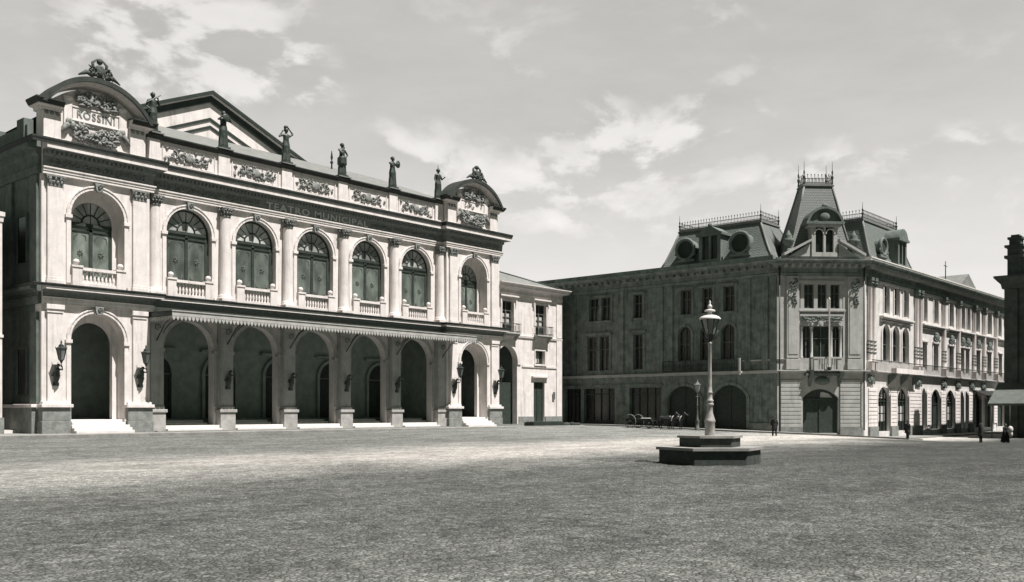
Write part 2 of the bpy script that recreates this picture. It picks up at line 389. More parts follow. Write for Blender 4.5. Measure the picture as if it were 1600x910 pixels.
def relief_panel(mb, x0, x1, z0, z1, y, seed):
    c = (x0+x1)/2; h = (z1-z0)/2; m = (z0+z1)/2
    mb.ball((c, y-0.05, m), (h*0.8, 0.16, h*0.8), 10, 6)
    k = int((x1-x0)/2/(h*1.3))
    for sgn in (-1, 1):
        for i in range(k):
            x = c + sgn*(h*1.2 + i*h*1.35)
            if abs(x-c) < (x1-x0)/2-h*0.4:
                scroll(mb, x, m+(0.1 if i % 2 else -0.1)*h, h*0.75, y, sgn*(1 if i % 2 else -1), 0.09, start=pi/2*i)
    leafspray(mb, x0+0.1, x1-0.1, z0, z1, y, 46, seed, 0.15)
def capital(mb, x, w, y, z0, z1, seed=1, rnd=False, cy=None):   # corinthian-like
    h = z1-z0; y0 = y
    if rnd:
        mb.lathe(x, cy, [(w*0.50, z0-0.08), (w*0.56, z0-0.05), (w*0.56, z0+0.02), (w*0.47, z0+0.05), (w*0.50, z0+h*0.5), (w*0.62, z0+h*0.82)], 14)
        mb.box(x-w*0.66, x+w*0.66, cy-w*0.66, cy+w*0.5, z0+h*0.84, z1)
        for row, (zz, rr) in enumerate(((z0+h*0.12, 0.50), (z0+h*0.42, 0.54))):
            for i in range(8):
                a = pi + pi*(i+0.5*row)/7.0; dx, dy = cos(a), sin(a)
                mb.tube([(x+dx*w*rr, cy+dy*w*rr, zz), (x+dx*w*(rr+0.05), cy+dy*w*(rr+0.05), zz+h*0.2), (x+dx*w*(rr+0.22), cy+dy*w*(rr+0.22), zz+h*0.30), (x+dx*w*(rr+0.2), cy+dy*w*(rr+0.2), zz+h*0.20)], [0.07, 0.08, 0.06, 0.02], 5)
        for sx in (-1, 1):
            scroll(mb, x+sx*w*0.55, z0+h*0.72, 0.13, cy-w*0.5, sx, 0.04)
    else:
        mb.frustum((x-w*0.5, x+w*0.5, y-0.0, y+0.3), (x-w*0.58, x+w*0.58, y-0.08, y+0.3), z0, z0+h*0.82)
        mb.box(x-w*0.5-0.03, x+w*0.5+0.03, y-0.04, y+0.3, z0-0.07, z0)
        mb.box(x-w*0.64, x+w*0.64, y-0.17, y+0.3, z0+h*0.84, z1)
        for row, zz in enumerate((z0+h*0.06, z0+h*0.40)):
            n = 4-row
            for i in range(n):
                px = x-w*0.5+w*(i+0.5)/n
                mb.tube([(px, y-0.02, zz), (px, y-0.06, zz+h*0.2), (px, y-0.17, zz+h*0.32), (px, y-0.15, zz+h*0.2)], [0.09, 0.10, 0.06, 0.02], 5)
        for sx in (-1, 1): scroll(mb, x+sx*w*0.48, z0+h*0.70, 0.14, y-0.06, sx, 0.045)

# ------------------------------------------------------------------ ground
def S(x, a, b):
    t = min(1.0, max(0.0, (x-a)/(b-a))); return t*t*(3-2*t)
def g(U, V):
    s = S(V, 41, 68)
    low = -0.25 - 0.68*S(U-0.9*V, 50, 76)
    hi = 0.09 + 0.004*min(max(U-30, -20), 65)
    return low*(1-s) + hi*s
def grid(us, vs, fn):
    mb = MB(); n = len(vs)
    mb.add([(u, v, fn(u, v)) for u in us for v in vs], [(i*n+j, (i+1)*n+j, (i+1)*n+j+1, i*n+j+1) for i in range(len(us)-1) for j in range(n-1)], True)
    return mb
us = [-900, -400, -150, -60] + [x*2.0 for x in range(-20, 90)] + [200, 260, 400, 900, 1500]
vs = [-900, -400, -150, -60] + [x*2.0 for x in range(-15, 60)] + [140, 200, 400, 900, 1500]
grid(us, vs, g).build('ground', 'cobbles', kind='structure')
def cobble_relief():
    import numpy as np
    rg = np.random.default_rng(4); st = 0.085
    U = np.arange(4.0, 46.0, st); V_ = np.arange(-1.0, 36.0, st)
    h = rg.random((len(U), len(V_)))
    h = 0.65*h + 0.35*(np.roll(h, 1, 0)+np.roll(h, 1, 1))/2
    c = rg.random((len(U)//6+2, len(V_)//6+2)); big = np.kron(c, np.ones((6, 6)))[:len(U), :len(V_)]
    for ax in (0, 1):
        for k in (1, 2, 3): big = (big+np.roll(big, k, ax))/2
    UU, VV = np.meshgrid(U, V_, indexing='ij')
    d = np.minimum.reduce([UU-U[0], U[-1]-UU, VV-V_[0], V_[-1]-VV]); fade = np.clip(d/3.0, 0, 1)
    z = -0.25 + fade*(0.008+0.034*h*0.85+0.03*(big-0.5)) - (1-fade)*0.03
    UU = UU + (rg.random(UU.shape)-0.5)*st*0.6; VV = VV + (rg.random(VV.shape)-0.5)*st*0.6
    co = np.stack([UU, VV, z], -1).reshape(-1, 3).astype(np.float32)
    idx = np.arange(len(U)*len(V_)).reshape(len(U), len(V_))
    q = np.stack([idx[:-1, :-1], idx[1:, :-1], idx[1:, 1:], idx[:-1, 1:]], -1).reshape(-1, 4)
    cen = co[q[:, 0]]; f = cen[:, 0]*cos(HEAD)+cen[:, 1]*sin(HEAD); r = cen[:, 0]*sin(HEAD)-cen[:, 1]*cos(HEAD)
    keep = np.ones(len(q), bool)
    q = q[keep]
    me = bpy.data.meshes.new('ground_cobbles'); me.vertices.add(len(co)); me.vertices.foreach_set('co', co.ravel())
    me.loops.add(len(q)*4); me.loops.foreach_set('vertex_index', q.ravel().astype(np.int32)); me.polygons.add(len(q))
    me.polygons.foreach_set('loop_start', np.arange(0, len(q)*4, 4, dtype=np.int32)); me.polygons.foreach_set('use_smooth', np.ones(len(q), bool))
    me.update(calc_edges=True); me.materials.append(M['cobbles'])
    o = bpy.data.objects.new('ground_cobbles', me); COL.objects.link(o); o['kind'] = 'structure'
cobble_relief()
def slab(u0, u1, v0, v1, h=0.15):
    mb = MB(); nu = max(2, int((u1-u0)/3)+1); nv = max(2, int((v1-v0)/3)+1)
    U = [u0+(u1-u0)*i/(nu-1) for i in range(nu)]; Vv = [v0+(v1-v0)*i/(nv-1) for i in range(nv)]
    mb.add([(u, v, g(u, v)+h) for u in U for v in Vv], [(i*nv+j, (i+1)*nv+j, (i+1)*nv+j+1, i*nv+j+1) for i in range(nu-1) for j in range(nv-1)])
    loop = [(u, v0) for u in U] + [(u1, v) for v in Vv[1:]] + [(u, v1) for u in reversed(U[:-1])] + [(u0, v) for v in reversed(Vv[1:-1])]
    n = len(loop)
    mb.add([(u, v, g(u, v)+h) for u, v in loop] + [(u, v, g(u, v)-0.4) for u, v in loop], [(i, (i+1) % n, (i+1) % n+n, i+n) for i in range(n)])
    return mb
mb = MB().box(8, 92.3, 67.6, 130, -0.6, 0.38)
mb.build('sidewalk', 'sidewalk', kind='structure', bev=0.03)
mb = slab(91.6, 95.6, 30.5, 90); b2 = slab(95.6, 103, 38.9, 46); b3 = slab(95.6, 158, 34.6, 38.9)
for q in (b2, b3): mb.add(q.v, q.f)
mb.build('sidewalk', 'sidewalk', kind='structure')

# ================================================================== THEATRE
TH = empty('theatre', (30.5, 71, 0), 0, label='white two-storey theatre with arcade and curved-top end pavilions, lettered TEATRO MUNICIPAL', cat='theatre')
W, PC = 49.7, 0.7
colx = [8.95+6.38*i for i in range(6)]
bays = [(colx[i]+colx[i+1])/2 for i in range(5)]
OW = 2.05
# walls
mb = MB()
for x0 in (0.0, 41.4):
    c = x0+4.15
    mb.panel(x0, x0+8.3, -0.8, 9.9, 0.0, 1.0, [(c-OW, c+OW, -0.7, 7.3, OW)])
    mb.panel(x0, x0+8.3, 9.9, 19.2, 0.0, 1.0, [(c-OW, c+OW, 11.45, 16.5, OW)])
    for (z0, z1, zb, zs) in ((-0.8, 9.9, 1.38, 7.1), (9.9, 19.2, 11.9, 16.2)):
        mb.panel(x0+0.9, x0+7.4, z0, z1, 1.003, 1.4, [(c-1.62, c+1.62, zb, zs, 1.62)])
AW2 = 2.28
mb.panel(8.3, 41.4, -0.8, 9.9, PC, 1.5, [(b-AW2, b+AW2, -0.7, 7.1, AW2) for b in bays])
mb.panel(8.3, 41.4, 9.9, 19.2, PC, 1.5, [(b-OW, b+OW, 11.45, 16.5, OW) for b in bays])
mb.box(0, 8.3, 0, 1.0, 19.2, 21.55).box(41.4, 49.7, 0, 1.0, 19.2, 21.55).box(8.3, 41.4, PC, 1.5, 19.2, 21.55)
mb.build('front_wall', 'white_stucco', TH)
mb = MB()
mb.box(0, 0.6, 1.0, 44, -0.8, 21.55).box(49.1, 49.7, 1.0, 44, -0.8, 21.55).box(0.6, 49.1, 43.4, 44, -0.8, 21.55)
mb.build('side_wall', 'side_stucco', TH)
mb = MB(); mb.box(0.6, 49.1, 6.4, 6.7, 1.0, 9.8).box(0.6, 49.1, 5.0, 5.3, 10.6, 20).box(0.6, 49.1, 1.5, 6.4, 9.8, 10.2)
for x in (8.5, 41.2): mb.box(x-0.15, x+0.15, 1.5, 6.4, 1.0, 9.8)
mb.build('vestibule_wall', 'arcade_wall', TH)
mb = MB(); mb.box(0.6, 49.1, 2.6, 6.4, 0.0, 1.375); mb.build('vestibule_floor', 'granite', TH)
# inner doors at the back of the arcade
dm = MB()
for sx in (-1, 1):
    dm.box(sx*0.03, sx*1.55, 6.28, 6.38, 1.38, 5.2)
    for (z0, z1) in ((1.6, 2.6), (2.8, 3.7), (3.9, 5.0)): dm.ring(min(sx*0.25, sx*1.35), max(sx*0.25, sx*1.35), z0, z1, 0, 0.07, 6.22, 6.28)
dm.prism([(-1.55, 5.3)]+arc(-1.55, 1.55, 5.3, 1.55)+[(1.55, 5.3)], 6.3, 6.36)
dr = MB(); dr.ring(-1.55, 1.55, 1.38, 5.3, 1.55, 0.3, 6.12, 6.397); dr.box(-2.0, 2.0, 6.0, 6.397, 7.3, 7.5)
d0 = None
for b in bays:
    if d0 is None:
        d0 = dm.build('inner_door', 'wood', TH); dr.build('door_surround', 'arcade_wall', d0); d0.location = (b, 0, 0)
    else: copy_tree(d0, TH, (b, 0, 0))
# side elevation features of the left flank
mb = MB()
for y in (0.35, 4.6, 10.5, 17.0, 23.5, 30, 36.5): mb.box(-0.22, -0.002, y, y+1.1, 2.6, 9.2).box(-0.22, -0.002, y, y+1.1, 11.3, 19.1)
mb.build('side_pilaster', 'side_stucco', TH)
sw = MB().box(-0.03, 0.03, -0.75, 0.75, 0, 3.4)
for y in (2.9, 8.0, 14.2, 20.8, 27.2, 33.8):
    for z in (3.2, 13.0):
        o = sw.build('side_window', 'dark_glass', TH) if (y, z) == (2.9, 3.2) else copy_tree(sw0, TH)
        if (y, z) == (2.9, 3.2):
            sw0 = o; MB().ring(-0.75, 0.75, 0, 3.4, 0, 0.18, -0.1, 0.1).build('side_window_frame', 'side_stucco', o).rotation_euler = (0, 0, radians(90))
        o.location = (-0.03, y+0.2, z)
# plinth and base mouldings
mb = MB()
def plinth(xa, xb, yf):
    mb.box(xa, xb, yf, yf+0.9, -0.6, 1.28); mb.box(xa+0.05, xb-0.05, yf+0.05, yf+0.9, 1.28, 2.28)
for x0 in (0.0, 41.4):
    plinth(x0-0.15 if x0 == 0 else x0-0.05, x0+2.0, -0.45); plinth(x0+6.3, x0+8.3+0.12, -0.45)
mb.build('plinth', 'granite', TH, bev=0.03)
mb = MB()
for x0 in (0.0, 41.4):
    for (xa, xb) in ((x0-0.15, x0+2.05), (x0+6.25, x0+8.42)):
        mb.box(xa-0.06, xb+0.02, -0.56, 0.3, 2.28, 2.52); mb.box(xa+0.1, xb-0.1, -0.33, 0.1, 2.52, 2.72)
mb.box(-0.6, -0.15, 0.3, 43, 2.28, 2.52)
mb.build('plinth_cap', 'white_stucco', TH, bev=0.02)
MB().box(-0.5, -0.003, 0.46, 43, -0.6, 2.28).build('side_plinth', 'granite', TH)
# central pier pedestals + pilasters
pedm = MB(); pedm.box(-0.72, 0.72, -0.05, PC-0.002, -0.6, 1.9); pedm.box(-0.82, 0.82, -0.15, PC-0.002, 1.9, 2.16); pedm.box(-0.66, 0.66, 0.0, PC-0.002, 2.16, 2.42)
ps = MB(); ps.box(-0.6, 0.6, 0.12, PC-0.002, 2.42, 9.2); ps.box(-0.5, 0.5, 0.07, 0.12, 2.8, 8.9); ps.box(-0.68, 0.68, 0.02, PC-0.002, 9.2, 9.34).box(-0.75, 0.75, -0.05, PC-0.002, 9.34, 9.76)
P0 = None
for x in colx:
    if P0 is None:
        P0 = ps.build('pier', 'grey_stucco', TH, bev=0.02); pedm.build('pedestal', 'pedestal_stone', P0, bev=0.03); P0.location = (x, 0, 0)
    else: copy_tree(P0, TH, (x, 0, 0))
# archivolts + imposts
def arch_trim(c, w, zb, zs, yf, zi, name, key=True, legs=True, m='white_stucco'):
    mb = MB(); mb.ring(c-w, c+w, zs, zs, w, 0.34, yf-0.10, yf-0.002, legs=False)
    mb.ring(c-w-0.22, c+w+0.22, zs, zs, w+0.22, 0.12, yf-0.16, yf-0.10, legs=False)
    if legs: mb.box(c-w-0.34, c-w, yf-0.10, yf-0.002, zb, zs-0.28).box(c+w, c+w+0.34, yf-0.10, yf-0.002, zb, zs-0.28)
    for sx in (-1, 1):
        xa = c+sx*w; mb.box(xa-0.04 if sx < 0 else xa-0.08, xa+0.08 if sx < 0 else xa+0.04, yf-0.22, yf+0.35, zs-0.26, zs) if False else None
        a, b = (c-w-0.44, c-w+0.07) if sx < 0 else (c+w-0.07, c+w+0.44)
        mb.box(a, b, yf-0.2, yf+0.3, zs-0.28, zs-0.02)
    o = mb.build(name, m, TH, bev=0.015)
    if key:
        k = MB(); zt = zs+w
        k.prism([(c-0.22, zt-0.12), (c+0.22, zt-0.12), (c+0.34, zt+0.52), (c-0.34, zt+0.52)], yf-0.32, yf-0.16)
        scroll(k, c, zt+0.28, 0.17, yf-0.32, 1, 0.05)
        k.build('keystone', 'relief_stone', o)
    return o
for x0 in (0.0, 41.4):
    c = x0+4.15
    arch_trim(c, OW, 0.4, 7.3, 0.0, 7.3, 'arch_moulding'); arch_trim(c, OW, 11.45, 16.5, 0.0, 16.5, 'arch_moulding', legs=True)
for b in bays:
    arch_trim(b, AW2, 2.4, 7.1, PC, 7.1, 'arch_moulding', key=False, m='grey_stucco'); arch_trim(b, OW, 11.45, 16.5, PC, 16.5, 'arch_moulding')
# inner impost strips of the pavilion doors
for x0 in (0.0, 41.4):
    c = x0+4.15; mb = MB()
    for a, b in ((c-OW+0.003, c-1.60), (c+1.60, c+OW-0.003)): mb.box(a, b, 0.93, 1.0, 6.85, 7.1)
    mb.build('impost', 'white_stucco', TH)
# pilasters (pavilions, both storeys)
for x0 in (0.0, 41.4):
    for (a, b) in ((0.35, 1.45), (6.85, 7.95)):
        xa, xb = x0+a, x0+b; xm = (xa+xb)/2; w = xb-xa
        mb = MB(); mb.box(xa, xb, -0.2, -0.002, 2.72, 9.15); mb.box(xa-0.05, xb+0.05, -0.26, -0.002, 9.15, 9.26); mb.box(xa-0.1, xb+0.1, -0.33, -0.002, 9.4, 9.75).box(xa-0.02, xb+0.02, -0.23, -0.002, 9.26, 9.4)
        mb.build('pilaster', 'white_stucco', TH, bev=0.02)
        mb = MB(); mb.box(xa, xb, -0.2, -0.002, 11.75, 18.4); mb.box(xa-0.08, xb+0.08, -0.3, -0.002, 11.28, 11.55).box(xa-0.04, xb+0.04, -0.25, -0.002, 11.55, 11.75)
        o = mb.build('pilaster', 'white_stucco', TH, bev=0.02)
        k = MB(); capital(k, xm, w, -0.2, 18.42, 19.1); k.build('capital', 'relief_stone', o)
# engaged columns (upper storey)
cm = MB(); cm.lathe(0, 0.45, [(0.62, 11.45), (0.62, 11.55), (0.55, 11.62), (0.58, 11.70), (0.50, 11.78), (0.48, 11.85), (0.47, 14.0), (0.415, 18.35)], 20)
cm.box(-0.68, 0.68, -0.2, PC-0.002, 11.24, 11.45)
C0 = cm.build('column', 'white_stucco', TH); k = MB(); capital(k, 0, 0.86, 0.2, 18.38, 19.1, rnd=True, cy=0.45); k.build('capital', 'relief_stone', C0)
C0.location = (colx[0], 0, 0)
for x in colx[1:]: copy_tree(C0, TH, (x, 0, 0))
# entablatures
path = [(0, 44), (0, 0), (8.3, 0), (8.3, PC), (41.4, PC), (41.4, 0), (49.7, 0), (49.7, 7)]
up = [(-0.1, 19.15), (0.26, 19.15), (0.26, 19.34), (0.31, 19.36), (0.31, 19.52), (0.38, 19.56), (0.38, 19.66), (0.22, 19.68), (0.22, 20.42), (0.30, 20.46), (0.38, 20.56), (0.40, 20.84), (0.98, 20.88), (0.98, 21.16),
      (1.02, 21.20), (1.03, 21.50), (1.03, 21.54), (-0.1, 21.62)]
lo = [(-0.1, 9.78), (0.24, 9.78), (0.24, 9.98), (0.28, 10.0), (0.28, 10.24), (0.34, 10.28), (0.18, 10.30), (0.18, 10.60), (0.28, 10.66), (0.32, 10.76), (0.80, 10.80), (0.80, 10.97), (0.84, 10.99), (0.85, 11.13), (0.85, 11.18), (-0.1, 11.26)]
fpath = path[1:]; upx = [(-0.1, 19.15)]
MB().sweep(up, path[:2][:1]+[(0, 0.003)]).build('flank_cornice', 'side_stucco', TH)  # both flank cornice runs use the shade-darkened stucco
MB().sweep(lo, path[:2][:1]+[(0, 0.003)]).build('flank_cornice', 'side_stucco', TH)
uc = MB().sweep(up, fpath).build('upper_cornice', 'white_stucco', TH)
MB().sweep([(0.99, 21.175), (1.035, 21.18), (1.05, 21.32), (1.10, 21.46), (1.10, 21.57), (0.3, 21.63), (0.3, 21.60), (1.04, 21.55)], path).build('gutter', 'lead', uc)
mc = MB().sweep(lo, fpath).build('middle_cornice', 'white_stucco', TH)
MB().sweep([(0.82, 10.985), (0.86, 10.985), (0.87, 11.05), (0.91, 11.13), (0.91, 11.21), (0.3, 11.255), (0.3, 11.235), (0.86, 11.19)], path).build('gutter', 'lead', mc)
MB().sweep([(0.22, 19.70), (0.232, 19.70), (0.232, 20.415), (0.31, 20.45), (0.392, 20.55), (0.412, 20.83), (0.965, 20.868), (0.965, 20.885), (0.30, 20.86)], fpath).build('frieze', 'frieze_shade', TH)  # darkened strip over frieze, bed mould and soffit deepens the cornice shadow
MB().sweep([(0.18, 10.32), (0.192, 10.32), (0.192, 10.59), (0.292, 10.65), (0.332, 10.75), (0.785, 10.788), (0.785, 10.80), (0.2, 10.78)], fpath).build('frieze', 'frieze_shade', TH)  # middle frieze and soffit darkened the same way, shade in the colour
mb = MB()   # dentils under the upper cornice
for (xa, xb, yb) in ((0.25, 8.0, 0.0), (8.65, 41.05, PC), (41.7, 49.4, 0.0)):
    pts = [(xb, 20.83), (xa, 20.83)]; x = xa
    while x < xb-0.34: pts += [(x, 20.60), (x+0.18, 20.60), (x+0.18, 20.80), (x+0.34, 20.80)]; x += 0.34
    mb.prism(pts, yb-0.62, yb-0.415)
mb.build('dentils', 'frieze_shade', TH)
# carved frieze swags
mb = MB(); rr = random.Random(3)
for (xa, xb, y) in ((0.6, 7.8, 0), (8.9, 18.8, PC), (31.6, 41.0, PC), (42.0, 49.2, 0)):
    x = xa
    while x < xb:
        scroll(mb, x, 20.05, 0.24, y-0.22, rr.choice((-1, 1)), 0.055, rr.uniform(0, 6)); x += 0.5
    leafspray(mb, xa, xb, 19.85, 20.28, y-0.22, int((xb-xa)*5), 5, 0.11)
mb.build('frieze_carving', 'relief_stone', TH)
lettering('lettering', 'TEATRO MUNICIPAL', 0.82, (25.25, PC-0.245, 20.03), 0.05, 'letter_stone', TH, width=11.6)
# windows of the upper storey
def big_window(c, w, yf, zb, ztr, zs):
    fr = MB(); fr.ring(c-w+0.16, c+w-0.16, zb, zs, w-0.16, 0.155, yf, yf+0.14)
    fr.box(c-w+0.16, c+w-0.16, yf, yf+0.14, zb, zb+0.24); fr.box(c-w+0.16, c+w-0.16, yf-0.06, yf+0.14, ztr-0.14, ztr+0.10); fr.box(c-w+0.16, c+w-0.16, yf-0.02, yf+0.1, ztr-0.52, ztr-0.36)
    fr.box(c-0.13, c+0.13, yf-0.02, yf+0.14, zb+0.24, ztr-0.14)
    for sx in (-1, 1): fr.box(c+sx*(w-0.16)-(0.2 if sx > 0 else 0), c+sx*(w-0.16)+(0 if sx > 0 else 0.2), yf, yf+0.12, zb+0.24, ztr-0.14)
    R = w-0.16; ri = R*0.42
    for i in range(1, 8):
        a = pi*i/8; r0 = ri if i != 4 else 0.0
        fr.tube([(c+r0*cos(a), yf+0.05, ztr+0.1+r0*sin(a)), (c+R*cos(a)*0.99, yf+0.05, ztr+0.1+(zs-ztr-0.1+R)*sin(a)*0.97)], 0.035, 4, smooth=False)
    fr.tube([(c+ri*cos(pi*i/14), yf+0.05, ztr+0.1+ri*sin(pi*i/14)) for i in range(15)], 0.07, 4)
    o = fr.build('window', 'wood', TH)
    p = MB(); p.box(c-w+0.36, c-0.13, yf+0.06, yf+0.08, zb+0.24, ztr-0.14).box(c+0.13, c+w-0.36, yf+0.06, yf+0.08, zb+0.24, ztr-0.14)
    po = p.build('pane', 'etched_glass', o)
    e = MB()   # etched bouquets and corner scrolls on the frosted glass
    for s_ in (-1, 1):
        xm = c+s_*(w*0.5-0.09); zm = (zb+ztr)/2-0.1
        for k_ in range(7):
            a = k_*2*pi/7; e.tube([(xm, yf+0.058, zm), (xm+cos(a)*0.22, yf+0.055, zm+sin(a)*0.26)], [0.03, 0.06], 4)
        for sx in (-1, 1):
            for sz in (-1, 1):
                ox, oz = xm+sx*(w*0.5-0.42), (zb+0.5 if sz < 0 else ztr-0.75)
                e.tube([(ox, yf+0.057, oz+sz*-0.5), (ox-sx*0.05, yf+0.057, oz-sz*0.1), (ox-sx*0.35, yf+0.057, oz)], [0.015, 0.05, 0.015], 4)
    e.build('etched_pattern', 'etching', o)
    f = MB(); pts = arc(c-R, c+R, zs, R)
    f.prism([(c-R, ztr+0.1)] + pts + [(c+R, ztr+0.1)], yf+0.08, yf+0.10)
    f.build('fanlight', 'fan_glass', o)
    return o
def balustrade(c, w, yf, z0=11.26):
    b = MB(); zt = 12.68
    for sx in (-1, 1):
        xa = c+sx*(w-0.36)
        b.box(xa-0.36, xa+0.36, yf-0.06, yf+0.42, z0, zt-0.05); b.box(xa-0.42, xa+0.42, yf-0.12, yf+0.46, zt-0.05, zt+0.10)
        b.lathe(xa, yf+0.17, [(0.10, zt+0.10), (0.08, zt+0.16), (0.19, zt+0.24), (0.24, zt+0.38), (0.17, zt+0.52), (0.03, zt+0.58)], 10)
    b.box(c-w+0.7, c+w-0.7, yf, yf+0.36, z0, z0+0.24); b.box(c-w+0.7, c+w-0.7, yf-0.04, yf+0.38, zt-0.24, zt-0.02)
    o = b.build('balustrade', 'white_stucco', TH)
    n = 9; q = MB()
    for i in range(n):
        x = c-w+0.72+(2*w-1.44)*(i+0.5)/n; h = zt-0.24-z0-0.24; zz = z0+0.24
        q.lathe(x, yf+0.18, [(0.10, zz), (0.055, zz+h*0.1), (0.11, zz+h*0.33), (0.10, zz+h*0.42), (0.045, zz+h*0.75), (0.09, zz+h)], 8)
    q.build('balusters', 'white_stucco', o)
for b in bays:
    big_window(b, OW, PC+0.42, 12.3, 16.62, 16.5); balustrade(b, OW, PC-0.28)
for x0 in (0.0, 41.4):
    big_window(x0+4.15, 1.78, 1.12, 12.0, 16.1, 16.2); balustrade(x0+4.15, OW, -0.28)
mb = MB()   # solid back below the window sills
for b in bays: mb.box(b-OW+0.003, b+OW-0.003, PC+0.25, PC+0.6, 11.3, 12.3)
mb.build('sill_wall', 'white_stucco', TH)
# steps
for x0 in (0.0, 41.4):
    c = x0+4.15; mb = MB()
    for i in range(5):
        h = 0.38+0.2*(i+1); yf = -1.35+0.36*i; xr = 2.25 if i < 4 else 2.0
        xr = 2.23 if yf < -0.46 else 2.04
        mb.box(c-xr, c+xr, yf, 2.6 if i == 4 else yf+0.37, -0.3, h)
        if i < 4: mb.box(c-xr, c+xr, yf+0.37, yf+0.42, -0.3, h-0.003)
    mb.build('steps', 'marble', TH, bev=0.02)
for i, b in enumerate(bays):
    hw = 6.38/2-0.73; mb = MB()
    mb.box(b-hw, b+hw, -0.35, 0.10, -0.3, 0.60); mb.box(b-hw, b+hw, 0.103, PC-0.003, -0.3, 0.86)
    mb.box(b-AW2+0.004, b+AW2-0.004, PC, 1.3, -0.3, 0.862).box(b-OW+0.004, b+OW-0.004, 1.303, 1.9, -0.3, 1.06).box(b-OW+0.004, b+OW-0.004, 1.903, 2.597, -0.3, 1.24)
    mb.build('steps', 'marble', TH, bev=0.015)
mb = MB().box(8.5, 41.2, -0.9, -0.353, -0.3, 0.45); mb.build('step_apron', 'granite', TH)
# parapet over the central bays
mb = MB(); mb.box(8.35, 41.35, PC, 1.15, 21.5, 23.66); mb.box(8.35, 41.35, PC-0.1, PC-0.002, 21.62, 21.92)
for x in colx: mb.box(x-0.55, x+0.55, PC-0.18, PC-0.002, 21.92, 23.66).box(x-0.62, x+0.62, PC-0.25, PC-0.101, 21.6, 21.92)
for i in range(5):
    a, b = colx[i]+0.55, colx[i+1]-0.55
    mb.box(a+0.25, b-0.25, PC-0.07, PC-0.002, 23.3, 23.42).box(a+0.25, b-0.25, PC-0.07, PC-0.002, 21.95, 22.02)
    mb.box(a+0.25, a+0.33, PC-0.07, PC-0.002, 22.02, 23.3).box(b-0.33, b-0.25, PC-0.07, PC-0.002, 22.02, 23.3)
po = mb.build('parapet', 'white_stucco', TH, bev=0.015)
capl = True
capp = [(-0.5, 23.66), (0.12, 23.66), (0.34, 23.92), (0.38, 23.94), (0.38, 24.0), (-0.5, 24.08)]
MB().sweep(capp, [(8.35, PC), (41.35, PC)]).build('parapet_cap', 'zinc', po)
MB().sweep([(0.13, 23.63), (0.37, 23.90), (0.41, 23.92), (0.41, 24.01), (0.33, 24.01), (0.1, 23.68)], [(8.35, PC), (41.35, PC)]).build('gutter', 'lead', po)
mb = MB()
for x in colx: mb.box(x-0.75, x+0.75, PC-0.50, PC+0.5, 24.05, 24.14)
mb.build('statue_base', 'zinc', po)
for i in range(5):
    k = MB(); relief_panel(k, colx[i]+0.95, colx[i+1]-0.95, 22.12, 23.20, PC, i+11); k.build('relief_panel', 'relief_stone', po)
